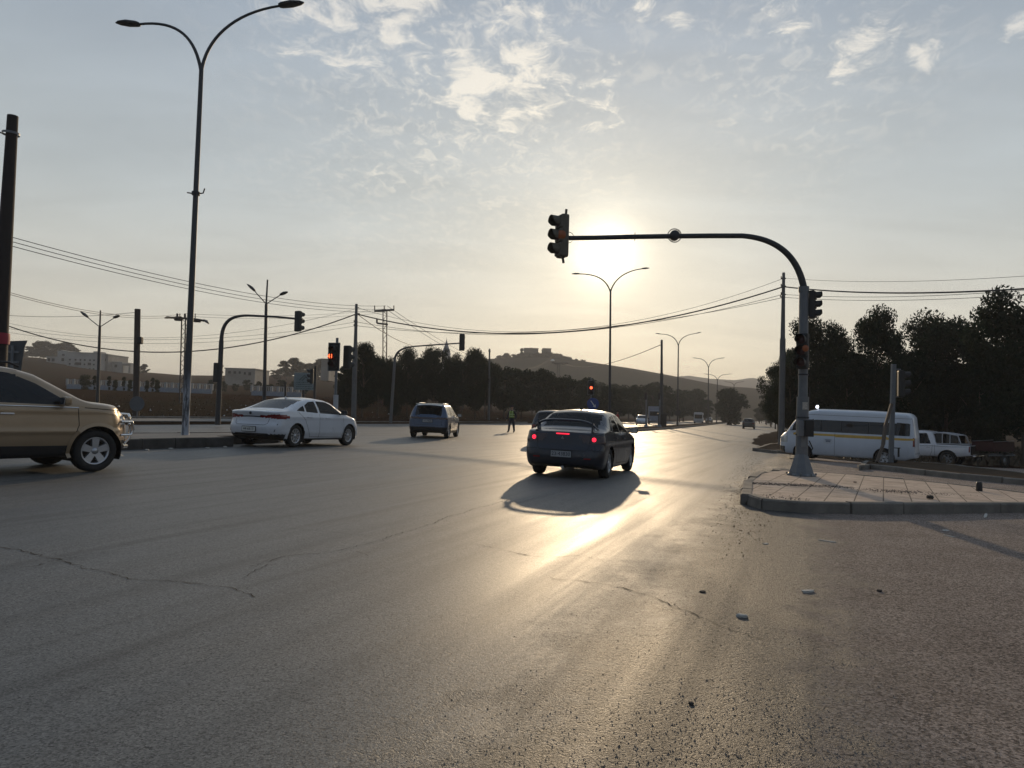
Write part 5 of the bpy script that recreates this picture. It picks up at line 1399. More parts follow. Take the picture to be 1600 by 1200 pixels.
# small signals on the far median
for (px, yt, d, lb) in ((1010, 617, 84, 'thin grey signal post at the tip of the far median'), (1031, 617, 88, 'thin grey signal post just left of the dark utility pole')):
    b = onT(px, d, .2); root = empty('traffic_signal', b, 0, lb, 'traffic light', 'slim signal posts on the far median'); L = lambda q, yy, d=d, root=root: loc(root, P(q, yy, d))
    k = MB(); k.tube([Vector((0, 0, 0)), L(px, yt)], .09, 0, 8); k.lathe([(.3, 0), (.12, .3)], 0, 10); k.build('mast', M_steel, root); signal_head(root, L(px-1, yt+2), rad(170), .8)
b = onT(1035, 96, .2); root = empty('kiosk', b, 0, 'dark square cabinet at the foot of the utility pole on the median', 'cabinet'); k = MB(); k.box((0, 0, .8), (1.0, .8, 1.6), bev=.05); k.build('cabinet_body', M_black, root); k = MB(); k.box((0, 0, 1.64), (1.15, .95, .08), bev=.02); k.build('cabinet_roof', M_dsteel, root)
b = onT(1059, 104, .2); root = empty('median_sign', b, 0, 'small dark sign on a short post by the thin lamp on the median', 'road sign'); k = MB(); k.tube([(0, 0, 0), (0, 0, 2.0)], .06, 0, 8); k.build('sign_post', M_dsteel, root); k = MB(); k.lathe([(0, -.02), (.42, -.02), (.42, .02), (0, .02)], 0, 20, Matrix.Translation((0, -.08, 1.9)) @ Matrix.Rotation(math.pi/2, 4, 'X'), smooth=False); k.build('sign_plate', M_dsteel, root)

# ------------------------------------------------------------------ wires
def wire(a, b, sag, r, label, group=None, name='power_line'):
    """a, b: (px, py, distance) of the two ends"""
    A, B = P(*a), P(*b); k = MB(); n = 28; root = None
    pts = [A.lerp(B, i/n)-Vector((0, 0, 4*sag*(i/n)*(1-i/n))) for i in range(n+1)]
    k.tube(pts, r, 0, 5, False); return k.build(name, M_wire, None, label=label, cat='wire', group=group)
U1, U2 = 56, 47
wire((1224, 448, U2), (559, 491, U1), 2.2, .045, 'thick bundled cable sagging under the sun between the two tall utility poles')
wire((1224, 435, U2), (559, 481, U1), 2.6, .013, 'topmost thin wire between the two tall utility poles, passing behind the sun lamp')
for y0, y1, s in ((460, 503, 1.7), (465, 509, 1.3)): wire((1223, y0, U2), (557, y1, U1), s, .016, '%s of two thin wires between the tall utility poles, under the bundled cable' % ('upper' if y0 == 460 else 'lower'), 'thin lower wires under the bundled cable')
wire((1225, 448, U2), (1620, 450, 30), .30, .040, 'thick cable running right from the tall pole over the pines')
wire((1225, 434.5, U2), (1620, 430, 30), .25, .010, 'highest thin wire running right from the tall pole above the pines')
for y0, y1 in ((460, 452), (464.5, 459)): wire((1224, y0, U2), (1620, y1, 32), .25, .013, '%s thin wire under the thick cable right of the tall pole' % ('upper' if y0 == 460 else 'lower'), 'thin wires right of the tall pole')
wire((558, 490, U1), (-20, 497, 60), 2.9, .045, 'thick sagging cable from the left wooden pole to the straight utility pole')
wire((558, 482, U1), (-20, 497, 64), 2.0, .012, 'thin wire from the top of the straight utility pole toward the left edge')
for y0, y1 in ((503, 508), (509, 514)): wire((556, y0, U1), (-20, y1, 62), 1.3, .012, '%s of two low thin wires left of the straight utility pole' % ('upper' if y0 == 503 else 'lower'), 'low thin wires at left')
for y0, y1 in ((373, 478), (380, 483), (387, 487)): wire((20, y0-2, 40), (603, y1, 92), 1.1, .022, '%s of three high wires descending from the left wooden pole to the twin-leg mast' % {373: 'topmost', 380: 'middle', 387: 'lowest'}[y0], 'trio of high wires at upper left')
for y0, y1 in ((455, 491), (458, 494)): wire((8, y0, 42), (283, y1, 75), .7, .018, '%s wire of the pair dropping from the left wooden pole to the lattice mast' % ('upper' if y0 == 455 else 'lower'), 'pair of wires to the lattice mast')
for y0, y1 in ((490, 483), (494, 488)): wire((290, y0, 75), (603, y1, 92), .5, .014, '%s faint wire between the lattice mast and the twin-leg mast' % ('upper' if y0 == 490 else 'lower'), 'faint wires between the two masts')
wire((0, 492, 50), (213, 488, 45), .2, .014, 'single wire from the left edge to the top of the short thick post')
for y0, y1 in ((478, 549), (484, 556)): wire((605, y0, 92), (863, y1+8, 330), 7, .03, '%s faint line from the twin-leg mast toward the domed mast on the hill' % ('upper' if y0 == 478 else 'lower'), 'faint lines toward the domed mast')
wire((559, 491, U1), (644, 540, 80), .3, .03, 'steep service wire falling from the straight utility pole into the trees')
wire((1034, 538, 100), (880, 568, 240), 2.0, .05, 'service wire from the dark utility pole left toward the domed mast')
# ------------------------------------------------------------------ trees
def leaf_mat(name, a, b_, tr=.25):
    m = bpy.data.materials.new(name); m.use_nodes = True; t = NT(m.node_tree); b = t.n['Principled BSDF']
    g = t.new('ShaderNodeNewGeometry'); tc = t.new('ShaderNodeTexCoord')
    n = t.noise(tc.outputs['Object'], .9, 3, .6); r = g.outputs['Random Per Island']
    col = t.mix(t.rng(n, .35, .65), c4(a), c4(b_)); col = t.mix(t.math('MULTIPLY', r, .6), col, c4([q*.5 for q in a]))
    t.link(col, b.inputs['Base Color']); b.inputs['Roughness'].default_value = .8; b.inputs['Specular IOR Level'].default_value = .06
    tl = t.new('ShaderNodeBsdfTranslucent'); t.link(col, tl.inputs[0]); mx = t.new('ShaderNodeMixShader'); mx.inputs[0].default_value = tr
    t.link(b.outputs[0], mx.inputs[1]); t.link(tl.outputs[0], mx.inputs[2]); t.link(mx.outputs[0], t.n['Material Output'].inputs[0]); return m
M_pine = leaf_mat('pine_needles', (.013, .027, .016), (.027, .042, .023))
M_olive = leaf_mat('olive_leaves', (.030, .038, .018), (.055, .060, .028))
M_bark = mat('bark', (.07, .052, .040), .95, bump=.8, bscale=20)
def leaves(rng, centers, radii, n, size, flat=.5):
    """n leaf quads spread through clumps"""
    k = len(centers); w = radii**2; idx = rng.choice(k, n, p=w/w.sum())
    d = rng.normal(size=(n, 3)); d /= np.linalg.norm(d, axis=1)[:, None]; rr = rng.random(n)**(1/1.9)*(1+.18*rng.random(n))
    pos = centers[idx]+d*(rr*radii[idx])[:, None]*np.array([1, 1, .72])
    a = rng.normal(size=(n, 3)); a /= np.linalg.norm(a, axis=1)[:, None]
    b = np.cross(a, rng.normal(size=(n, 3))); b /= np.linalg.norm(b, axis=1)[:, None]
    s = size*(.6+.8*rng.random(n))[:, None]; a *= s; b *= s*flat
    V = np.stack([pos-a, pos-b*.9, pos+a, pos+b*.9], axis=1).reshape(-1, 3); F = np.arange(n*4).reshape(-1, 4); return V, F
def tree_proto(name, seed, h, cb, rx, nclump, nleaf, size, leafm, label, cat='tree', kind='pine', trunk_r=.16, lean=.3, rk=1.0):
    rng = np.random.default_rng(seed); random.seed(seed)
    root = empty(name, (0, 0, -50), 0, label, cat)
    cs, rs_ = [], []
    H = h-cb
    for i in range(nclump):
        u = rng.random()**.8
        if kind == 'pine': env = math.sin(math.pi*min(1, .18+.82*(1-u)**.8)) ** .6 if u < 1 else .1
        elif kind == 'round': env = math.sqrt(max(.05, 1-(2*u-1)**2))
        else: env = .35+.65*math.sin(math.pi*min(1, u*1.1))
        th = rng.random()*2*math.pi; r_ = rx*env*math.sqrt(rng.random())*(.90+.14*math.sin(3*th+seed))
        cs.append((r_*math.cos(th), r_*math.sin(th), cb+H*u*.86)); rs_.append((.55+.5*rng.random())*rx*.36*rk*(1.25 if r_ < rx*.4 else .85))
    cs = np.array(cs); rs_ = np.array(rs_)
    V, F = leaves(rng, cs, rs_, nleaf, size)
    tr = MB(); n = 7; pts = [Vector((lean*math.sin(i*.9+seed)*i/n*.6, lean*math.cos(i*1.3+seed)*i/n*.5, h*.86*i/n)) for i in range(n+1)]
    tr.tube(pts, [trunk_r*(1.25 if i == 0 else 1)*(1-.85*i/n) for i in range(n+1)], 0, 8)
    for i in range(min(14, nclump)):
        c = Vector(cs[int(rng.integers(nclump))]); z0 = max(cb*.75, c.z-rx*.5); q = pts[0].lerp(pts[-1], min(.95, z0/(h*.86))); q.z = z0
        tr.tube([q, q.lerp(c, .5)+Vector((0, 0, -.12)), c], [trunk_r*.38, trunk_r*.25, trunk_r*.1], 0, 5, False)
    tr.build('trunk', M_bark, root); o = npmesh('crown', V, F, leafm, root); return root
PINES = [tree_proto('pine_tree', 11+i, 9.0, cb, rx, 52, 24000, .115, M_pine, 'pine', kind=kd) for i, (cb, rx, kd) in enumerate(((2.2, 3.3, 'pine'), (1.8, 3.0, 'round'), (2.6, 3.6, 'pine'), (1.4, 2.9, 'x')))]
FARP = [tree_proto('pine_tree', 31+i, 9.0, cb, rx, 40, 6500, .24, M_pine, 'pine', kind=kd) for i, (cb, rx, kd) in enumerate(((1.9, 3.1, 'pine'), (1.5, 2.8, 'round'), (2.3, 3.3, 'pine')))]
used_proto = set()
def plant(protos, x, y, h, label, group, seed=0, sx=1.0, z=None, cat=None):
    random.seed(seed*77+5); p = protos[seed % len(protos)]; s = h/9.0
    kw = dict(loc=(x, y, (T(x, y) if z is None else z)-.05), rz=random.uniform(0, 6.28), label=label, group=group)
    if p.name in used_proto: o = copy_tree(p, **kw)
    else:
        used_proto.add(p.name); o = p; o.location = kw['loc']; o.rotation_euler[2] = kw['rz']; o['label'] = label; o['group'] = group
    o.scale = (s*sx, s*sx, s)
    if cat: o['category'] = cat
    return o
def plant_px(protos, px, top, d, label, group, seed=0, sx=1.0, **kw):
    b = onT(px, d); h = P(px, top, d).z-b.z; return plant(protos, b.x, b.y, h, label, group, seed, sx, **kw)
RG = 'pines of the right-hand grove'
for i, (px, top, d, sx, lab) in enumerate([
    (1216, 560, 62, .85, 'leftmost shaggy pine of the right grove, hanging over the roadside behind the utility pole'),
    (1234, 535, 54, .8, 'narrow dark pine rising just right of the utility pole on the right'),
    (1278, 484, 50, .75, 'tall thin-topped pine directly behind the big signal mast'),
    (1322, 530, 47, 1.0, 'pine filling the gap behind the front half of the minibus roof'),
    (1368, 472, 46, .80, 'round-topped pine standing above the middle of the minibus'),
    (1420, 535, 44, 1.05, 'low dense pine behind the rear end of the minibus'),
    (1478, 478, 46, 1.05, 'broad-topped tallest pine of the grove above the pickup cab'),
    (1530, 515, 43, .95, 'dark pine behind the pickup tailgate, between two taller ones'),
    (1600, 440, 37, 1.10, 'near pine whose ragged crown leans in at the right edge'),
    (1655, 470, 41, 1.0, 'pine cut off by the right edge, trunk hidden'),
    (1570, 545, 50, 1.2, 'shadowy pine deep in the grove near the right edge')]):
    plant_px(PINES, px, top, d, lab, RG, i, sx*.74)
for i, (px, top, d, sx) in enumerate([(1250, 572, 66, 1.2), (1300, 560, 62, 1.1), (1345, 566, 60, 1.1), (1395, 560, 58, 1.1), (1445, 556, 60, 1.1), (1500, 560, 62, 1.1), (1555, 560, 64, 1.2), (1615, 560, 58, 1.2), (1222, 600, 80, 1.0), (1275, 585, 80, 1.1), (1340, 580, 78, 1.3), (1410, 560, 76, 1.3), (1480, 560, 76, 1.3), (1550, 560, 74, 1.3), (1620, 560, 72, 1.3)]):
    plant_px(FARP, px, top, d, 'dark back-row pine of the right grove, %s from the left' % ORD[sorted([1250, 1300, 1345, 1395, 1445, 1500, 1555, 1615, 1222, 1275, 1340, 1410, 1480, 1550, 1620]).index(px)], RG+', back rows', i, sx*.95)
for i, (px, top, d, sx) in enumerate([(1205, 608, 150, .9), (1198, 622, 200, .9), (1212, 600, 120, .8), (1190, 632, 270, .9), (1186, 637, 340, .9), (1204, 616, 175, .8)]):
    b = onT(px, d); plant_px(FARP, px, top, d, 'small far roadside tree right of the road, %s nearest in its row' % ORD[sorted([150, 200, 120, 270, 340, 175]).index(d)], 'far roadside row', i+2, sx)
LG = 'trees of the dark belt across the junction'
lt = [(540, 578, 70, .8), (566, 526, 68, .62), (590, 548, 74, .7), (612, 556, 70, .6), (636, 538, 78, .62), (655, 552, 82, .8), (676, 536, 84, .6), (700, 552, 80, .7), (722, 548, 90, .7), (742, 536, 88, .6), (758, 556, 92, .7), (788, 566, 100, .8),
      (815, 572, 104, .8), (845, 574, 112, .8), (866, 576, 118, .8), (893, 590, 122, .8), (918, 588, 128, .8), (944, 598, 134, .9), (968, 603, 150, .9), (992, 600, 165, .8), (1020, 596, 185, .8), (1035, 600, 190, .8), (1062, 615, 205, .9), (1085, 610, 225, .8), (1103, 622, 240, .9)]
words = ['leftmost bushy tree of the belt, beside the number 41 signal', 'tall dense tree right behind the straight utility pole', 'tree under the twin-leg mast', 'thin-topped tree right of the twin-leg mast', 'tree behind the leaning signal mast', 'tree left of the blue suv roof in the belt', 'feathery-topped tree left of the church spire',
         'tree directly below the spire', 'tree left of the backward-facing arm signal', 'tree right of the backward-facing arm signal', 'tree left of the slender utility pole', 'tree right of the slender utility pole', 'tree above the traffic officer', 'tree above the hidden hatchback', 'tree below the two-legged mast', 'tree above the dark sedan roof', 'tree behind the red signal', 'tree left of the lamp under the sun',
         'tree right of the lamp under the sun', 'tree above the silver oncoming car', 'tree above the distant truck', 'rounded tree behind the dark utility pole', 'tree right of the second sun-side lamp', 'tree above the small far bus', 'last tree of the belt left of the round median tree']
for i, ((px, top, d, sx), w) in enumerate(zip(lt, words)):
    plant_px(FARP if d > 95 else PINES, px, top, d, w[:90], LG, i, sx*(.95 if d < 95 else 1.15))
for i in range(26):
    px = 552+i*21.5; d = 84+(px-552)*.30; top = [566, 572, 560, 575, 568][i % 5]+(px-552)*.075
    plant_px(FARP, px, top, d, 'dark tree in the second row of the tree belt, %s from the left' % ORD[i], 'second row of the tree belt', i, 1.25)
# round median tree
mt = tree_proto('round_tree', 71, 9.0, .9, 4.0, 80, 13000, .24, M_pine, 'round bushy tree standing alone on the median in the distance', kind='round', trunk_r=.55)
b = onT(1140, 172); s = (P(1140, 606, 172).z-b.z)/9; mt.location = (b.x, b.y, b.z); mt.scale = (s*1.02, s*1.02, s)
mt['group'] = 'lone trees'
plant_px(FARP, 1187, 634, 240, 'low bush on the median behind the small dark van', 'lone bushes', 5, 1.1, cat='bush')
# hill-top vegetation, left: clump above white building
for i, (px, top, d) in enumerate([(46, 540, 420), (58, 533, 420), (70, 531, 425), (84, 536, 425), (96, 534, 430), (104, 540, 430), (36, 548, 420), (76, 545, 410), (52, 544, 415), (64, 546, 415), (90, 545, 415), (100, 548, 415)]):
    plant_px(FARP, px, top, d, 'hilltop tree in the clump behind the white block, %s from the left' % ORD[sorted([46, 58, 70, 84, 96, 104, 36, 76, 52, 64, 90, 100]).index(px)], 'hilltop clump at left', i, 1.7, z=None)
for i, (px, top, d) in enumerate([(446, 562, 320), (458, 558, 325), (468, 564, 320), (484, 566, 330), (496, 560, 330), (430, 575, 300), (510, 572, 320), (222, 568, 330)]):
    plant_px(FARP, px, top, d, 'hillside tree on the skyline above the white sedan, %s from the left' % ORD[sorted([446, 458, 468, 484, 496, 430, 510, 222]).index(px)], 'hillside trees over the white sedan', i, 1.4)
for i in range(9):
    px = 330+i*18; plant_px(FARP, px, 592+(i % 3)*3, 150+(i % 4)*9, 'low shrubby tree of the hedge line beyond the field, %s from the left' % ORD[i], 'hedge line beyond the field', i, 1.0)
# hill B vegetation and buildings
for i, (px, top) in enumerate([(783, 556), (792, 553), (803, 554), (815, 553), (824, 552), (836, 551), (845, 553), (853, 550), (862, 551), (868, 553), (874, 555), (880, 556), (886, 558), (900, 562), (911, 563)]):
    d = 590; p = P(px, top, d); plant(FARP, p.x, p.y, 12 if px < 890 else 5, 'hazy tree on the wooded crest of the central hill, %s from the left' % ORD[i], 'trees on the crest of the central hill', i, 1.3, z=p.z-(11 if px < 890 else 4))
cy = tree_proto('cypress', 91, 9.0, .3, 1.1, 26, 3000, .28, M_pine, 'single narrow cypress beside the flat-roofed house on the hill crest', kind='round', rk=1.8); p = P(815, 543, 585); cy.location = (p.x, p.y, p.z-11); cy.scale = (1.2, 1.2, 1.3)
M_stone = mat('pale_stone', (.33, .325, .31), .9, var=.15, vscale=.2); M_hole = mat('dark_opening', (.02, .022, .025), .9)
M_stone2 = mat('grey_render', (.26, .24, .21), .9, var=.2, vscale=.3)
def block(name, px0, px1, top, bot, d, depth, label, wins=(), roofbits=(), m=None, yaw=0.0, cat='building'):
    A, B = P(px0, top, d), P(px1, bot, d); w = B.x-A.x; h = A.z-B.z
    root = empty(name, ((A.x+B.x)/2, d, B.z), yaw, label, cat); mm = m or M_stone
    k = MB(); k.box((0, depth/2, h/2-2), (w, depth, h+4)); wall = k.build('wall', mm, root)
    k = MB(); k.box((0, depth/2, h+.15), (w+.4, depth+.4, .35)); k.build('roof', mm, root)
    sx = w/(px1-px0); sz = h/(bot-top)
    for (x0, x1, y0, y1) in wins:
        X0, X1 = (x0-px0)*sx-w/2, (x1-px0)*sx-w/2; Z1, Z0 = h-(y0-top)*sz, h-(y1-top)*sz
        k = MB(); k.box(((X0+X1)/2, -.01, (Z0+Z1)/2), (X1-X0, .16, Z1-Z0), 0); f = k.build('window', M_hole, root)
        k = MB(); k.box(((X0+X1)/2, -.09, Z0-.12), (X1-X0+.5, .35, .16), 0); k.build('sill', mm, f)
    for (x0, x1, y0) in roofbits:
        X0, X1 = (x0-px0)*sx-w/2, (x1-px0)*sx-w/2; Z = (top-y0)*sz
        k = MB(); k.box(((X0+X1)/2, depth*.4, h+Z/2), (X1-X0, depth*.35, Z)); k.build('roof_room', mm, root)
    return root
wn = []
for yy in (561.0, 568.0, 575.5):
    for xx in (108.5, 117, 124.5, 131, 139, 145): wn.append((xx, xx+2.6, yy, yy+2.6))
wn += [(118, 127, 566.5, 571), (137, 142, 566.5, 571)]
block('apartment_block', 105, 153, 551, 581, 300, 18, 'unfinished white apartment block with three rows of dark windows on the left slope', wn, ((136, 143, 546.5), (143, 153, 549.5)))
block('house', 73, 105, 558, 568, 310, 12, 'low white house with two dark openings, left wing beside the apartment block', ((75, 78.5, 560, 565), (81, 85.5, 560, 565), (96, 100, 559, 564)))
block('house', 90, 106, 549, 560, 316, 10, 'small white house with a pointed corner behind the apartment block', ((97, 101, 553, 556),), ((90, 93, 546),))
block('apartment_block', 153, 168, 554, 578, 305, 16, 'sand-coloured narrow block attached right of the unfinished white block', ((159, 161.5, 560, 564), (163, 165, 560, 564)), m=M_stone2)
block('house', 168, 190, 566, 581, 308, 12, 'stepped low house running down the slope right of the sand-coloured block', ((179, 183, 569.5, 574),), m=M_stone)
root = empty('concrete_frame', (0, 0, 0), 0, 'empty concrete portal frame on the slope at the end of the house row', 'building frame'); k = MB()
A, B = P(191, 570, 305), P(204, 577, 305)
for x in (A.x+.3, B.x-.3): k.box((x, 305, (A.z+B.z)/2-.8), (.7, .8, A.z-B.z+1.6))
k.box(((A.x+B.x)/2, 305, A.z), (B.x-A.x, .8, .7)); k.build('frame', M_stone2, root)
block('house', 352, 398, 576, 594, 240, 14, 'pale flat-roofed villa behind the curved-arm signal', ((357, 361, 580, 584), (365, 369, 580, 584), (373, 376, 580, 584), (381, 384, 581, 585), (388, 392, 581, 586)), ((358, 366, 573.5), (383, 392, 574)), m=M_stone2)
block('hill_house', 819, 841, 544, 554, 600, 25, 'flat-roofed house silhouette on the crest of the central hill', (), ((828, 832, 542),), m=mat('brown_grey_stone', (.09, .085, .07), .9))  # one even, darker stone colour for the crest houses
block('hill_house', 848, 861, 544.5, 554, 600, 22, 'smaller flat-roofed house right of the crest house on the central hill', (), (), m=mat('brown_grey_stone', (.09, .085, .07), .9))
block('house', 502, 514, 562, 572, 200, 10, 'plain grey cube house peeking out left of the number 41 signal', (), (), m=M_stone2)
# spire
b = P(697, 560, 380); root = empty('church_spire', (b.x, b.y, b.z-8), 0, 'slim pale church spire rising out of the tree belt left of the sun', 'tower'); zt = P(697, 527, 380).z-b.z+8
k = MB(); k.lathe([(2.2, 0), (2.2, zt*.52), (2.5, zt*.53), (2.3, zt*.56), (1.9, zt*.60)], 0, 8, smooth=False); tw_ = k.build('tower', M_stone, root)
k = MB(); k.lathe([(2.1, zt*.60), (1.3, zt*.72), (.45, zt*.86), (.12, zt*.93), (.06, zt)], 0, 8, smooth=False); k.build('spire_cap', mat('spire_slate', (.12, .14, .17), .6), root)
k = MB()
for a in range(4):
    th = math.pi/4+a*math.pi/2; k.box((2.0*math.cos(th), 2.0*math.sin(th), zt*.42), (.9, .9, 2.6), rot=Matrix.Rotation(th, 3, 'Z'))
k.build('louvre', M_hole, tw_)
# long low wall with railings
dW = 112
def wall_run(x0, x1, ytop, ybot, label, m, railtop=None):
    n = max(2, int((x1-x0)/5)); root = None
    A = onT(x0, dW); root = empty('garden_wall', A, 0, label, 'wall'); k = MB()
    for i in range(n):
        a = onT(x0+(x1-x0)*i/n, dW); b_ = onT(x0+(x1-x0)*(i+1)/n, dW); m_ = (a+b_)/2-A
        zt = loc(root, P((x0+x1)/2, (ytop+ybot)/2, dW)).z*0
        k.box((m_.x, m_.y, m_.z+.3), ((b_-a).x*1.0, .25, 1.1))
    k.build('wall_panel', m, root); k = MB()
    for i in range(n*2+1):
        a = onT(x0+(x1-x0)*i/(n*2), dW)-A; k.box((a.x, a.y, a.z+1.15), (.28, .3, 1.0) if i % 4 == 0 else (.08, .08, .8))
    k.box(((x1-x0)/2*dW/FPX, 0, (onT(x1, dW).z-A.z)/2+1.55), ((x1-x0)*dW/FPX, .1, .10)); k.build('railing', mat('railing_white', (.30, .31, .31), .7), root); return root
M_ww = mat('wall_pale_blue', (.24, .27, .31), .8, var=.1)
wall_run(103, 212, 602, 617, 'pale blue-white low wall with railings behind the field, left of the tallest lamp', M_ww)
wall_run(216, 330, 602, 617, 'pale blue-white low wall continuing right of the thick dark post', M_ww)
wall_run(392, 470, 604, 617, 'short white picket wall seen above the roof of the white sedan', M_ww)
sh = tree_proto('column_shrub', 95, 4.0, .2, 1.0, 26, 4200, .13, M_olive, 'shrub', 'shrub', kind='round', trunk_r=.08, rk=1.7)
ls = [(131, 584, 1.25, 'largest bushy column shrub in front of the pale wall'), (178, 592, .75, 'column shrub in front of the pale wall, left of the thick post'), (201, 592, .7, 'olive column shrub just left of the thick dark post'), (228, 593, .65, 'column shrub just right of the thick dark post'), (244, 592, .75, 'rightmost column shrub before the lattice mast')]
for i, (px, top, sx, lb) in enumerate(ls):
    o = sh if i == 0 else copy_tree(sh); b = onT(px, 106); s = (P(px, top, 106).z-b.z)/4; o.location = (b.x, b.y, b.z-.05); o.scale = (s*sx, s*sx, s); o.rotation_euler[2] = i; o['label'] = lb; o['group'] = 'column shrubs before the wall'
cyp = None
for i, (px, lb) in enumerate(((145, 'slim dark cypress left of the thin lamp mast'), (168, 'slim dark cypress between two column shrubs'), (191, 'slim dark cypress before the wall, third from left'), (236, 'slim dark cypress right of the thick post'))):
    o = copy_tree(cy); b = onT(px, 108); o.location = (b.x, b.y, b.z); s = 1.9/9; o.scale = (s*1.1, s*1.1, s*1.3); o['label'] = lb; o['group'] = 'slim cypresses before the wall'

# far bus and truck
def box_vehicle(name, px, d, az, L_, W_, H_, label, cat, pm, cab=False):
    b = onT(px, d); root = empty(name, b, math.pi/2-rad(az), label, cat)
    k = MB()
    if cab:
        k.box((L_/2-1.1, 0, 1.5), (2.1, W_*.96, 1.9), bev=.18); k.build('cab', pm, root)
        k = MB(); k.box((-1.1, 0, H_/2+.35), (L_-2.5, W_, H_-.75), bev=.04); k.build('cargo_box', pm, root)
        k = MB(); k.box((L_/2-.04, 0, 1.95), (.06, W_*.82, .75), bev=.02); k.build('windscreen', M_dglass, root)
    else:
        k.box((0, 0, H_/2+.15), (L_, W_, H_-.3), bev=.28); k.build('body', pm, root)
        k = MB(); k.box((L_/2-.02, 0, H_*.62), (.08, W_*.84, H_*.36), bev=.03); k.build('windscreen', M_dglass, root)
        for sg in (1, -1): k = MB(); k.box((-.2, W_/2*sg, H_*.64), (L_*.84, .04, H_*.26)); k.build('side_window', M_dglass, root)
    k = MB()
    for sg in (1, -1): 
        k = MB(); k.lathe([(0, .02), (.1, .02), (.12, 0)], 0, 12, Matrix.Translation((L_/2+.01, W_*.36*sg, .75)) @ Matrix.Rotation(math.pi/2, 4, 'Y')); k.build('headlight', M_head, root)
    for x in (L_*.3, -L_*.3):
        for sg in (1, -1):
            k = MB(); k.lathe([(.2, -.13), (.46, -.13), (.48, 0), (.46, .13), (.2, .13)], 0, 20, Matrix.Translation((x, (W_/2-.14)*sg, .48)) @ Matrix.Rotation(math.pi/2, 4, 'X')); wo = k.build('wheel', M_tyre, root)
            k = MB(); k.lathe([(0, -.1), (.22, -.1), (.22, .1), (0, .1)], 0, 14, Matrix.Translation((x, (W_/2-.14)*sg, .48)) @ Matrix.Rotation(math.pi/2, 4, 'X')); k.build('hub', M_rimdark, wo)
    return root
box_vehicle('truck', 1024, 130, 190, 7.2, 2.45, 3.25, 'pale box truck approaching behind the silver car in the distance', 'truck', mat('truck_grey_white', (.22, .24, .28), .5), True)
box_vehicle('minibus', 1092, 185, 196, 6.5, 2.2, 2.75, 'small pale bus approaching in the distance left of the round median tree', 'bus', mat('bus_grey', (.42, .42, .42), .45))

# motor cart behind the pickup
b = onT(1552, 37.5); root = empty('cargo_cart', b, rad(30), 'dark red two-wheeled cargo cart with thin rails behind the pickup', 'cart')
k = MB(); k.box((0, 0, .85), (2.0, 1.0, .06)); 
for sg in (1, -1): k.box((0, .5*sg, 1.08), (2.0, .04, .42))
k.box((1.0, 0, 1.08), (.04, 1.0, .42)); k.box((-1.0, 0, 1.08), (.04, 1.0, .42)); k.build('cargo_box', mat('faded_red', (.05, .014, .012), .8), root)
k = MB()
for sg in (1, -1):
    k.tube([(-1.3, .45*sg, .62), (1.2, .45*sg, .62)], .03, 0, 8); k.tube([(-1.0, .5*sg, 1.3), (1.0, .5*sg, 1.36)], .018, 0, 6)
k.tube([(1.2, -.45, .62), (1.9, 0, .66), (1.2, .45, .62)], .025, 0, 6); k.build('chassis', M_steel, root)
for sg in (1, -1):
    k = MB(); k.lathe([(.2, -.06), (.30, -.07), (.33, 0), (.30, .07), (.2, .06)], 0, 20, Matrix.Translation((-.2, .62*sg, .33)) @ Matrix.Rotation(math.pi/2, 4, 'X')); w = k.build('wheel', M_tyre, root)
    k = MB(); k.lathe([(0, -.04), (.2, -.04), (.2, .04), (0, .04)], 0, 16, Matrix.Translation((-.2, .62*sg, .33)) @ Matrix.Rotation(math.pi/2, 4, 'X')); k.build('rim', M_rimdark, w)
b = onT(1572, 38); root = empty('spare_tyre', b, 0, 'dark tyre resting upright at the end of the red cart', 'tyre'); k = MB(); k.lathe([(.2, -.1), (.36, -.11), (.40, 0), (.36, .11), (.2, .1)], 0, 24, Matrix.Translation((0, 0, .40)) @ Matrix.Rotation(math.pi/2, 4, 'Y') @ Matrix.Rotation(.4, 4, 'X')); k.build('tyre', M_tyre, root)

# ------------------------------------------------------------------ people
def figure(name, at, yaw, label, joints, edges, skinm, cloth, extra=None, height=1.75):
    """body: one skinned surface; clothing as children"""
    root = empty(name, at, yaw, label, 'person'); order = list(joints); idx = {k: i for i, k in enumerate(order)}
    me = bpy.data.meshes.new('body'); me.from_pydata([joints[k][0] for k in order], [(idx[a], idx[b_]) for a, b_ in edges], []); o = bpy.data.objects.new('tmpbody', me); C.objects.link(o)
    md = o.modifiers.new('s', 'SKIN'); md.branch_smoothing = .3
    for i, k in enumerate(order): r_ = joints[k][1]; me.skin_vertices[0].data[i].radius = (r_ if hasattr(r_, '__len__') else (r_, r_)); me.skin_vertices[0].data[i].use_root = (k == 'pelvis')
    sd = o.modifiers.new('d', 'SUBSURF'); sd.levels = 2; sd.render_levels = 2
    m2 = bpy.data.meshes.new_from_object(o.evaluated_get(bpy.context.evaluated_depsgraph_get())); bpy.data.objects.remove(o)
    m2.name = 'body'; m2.materials.clear()
    for m in (cloth['trousers'], cloth['top'], skinm, cloth['shoe']): m2.materials.append(m)
    for p in m2.polygons:
        c = p.center; p.use_smooth = True
        p.material_index = 3 if c.z < .09 else (0 if c.z < .93 and abs(c.x) < .26 and not (c.z > .70 and abs(c.x) > .17) else (2 if c.z > 1.46 or (abs(c.x) > .2 and c.z < .86) else 1))
    bo = bpy.data.objects.new('body', m2); C.objects.link(bo); bo.parent = root
    if extra: extra(root)
    return root
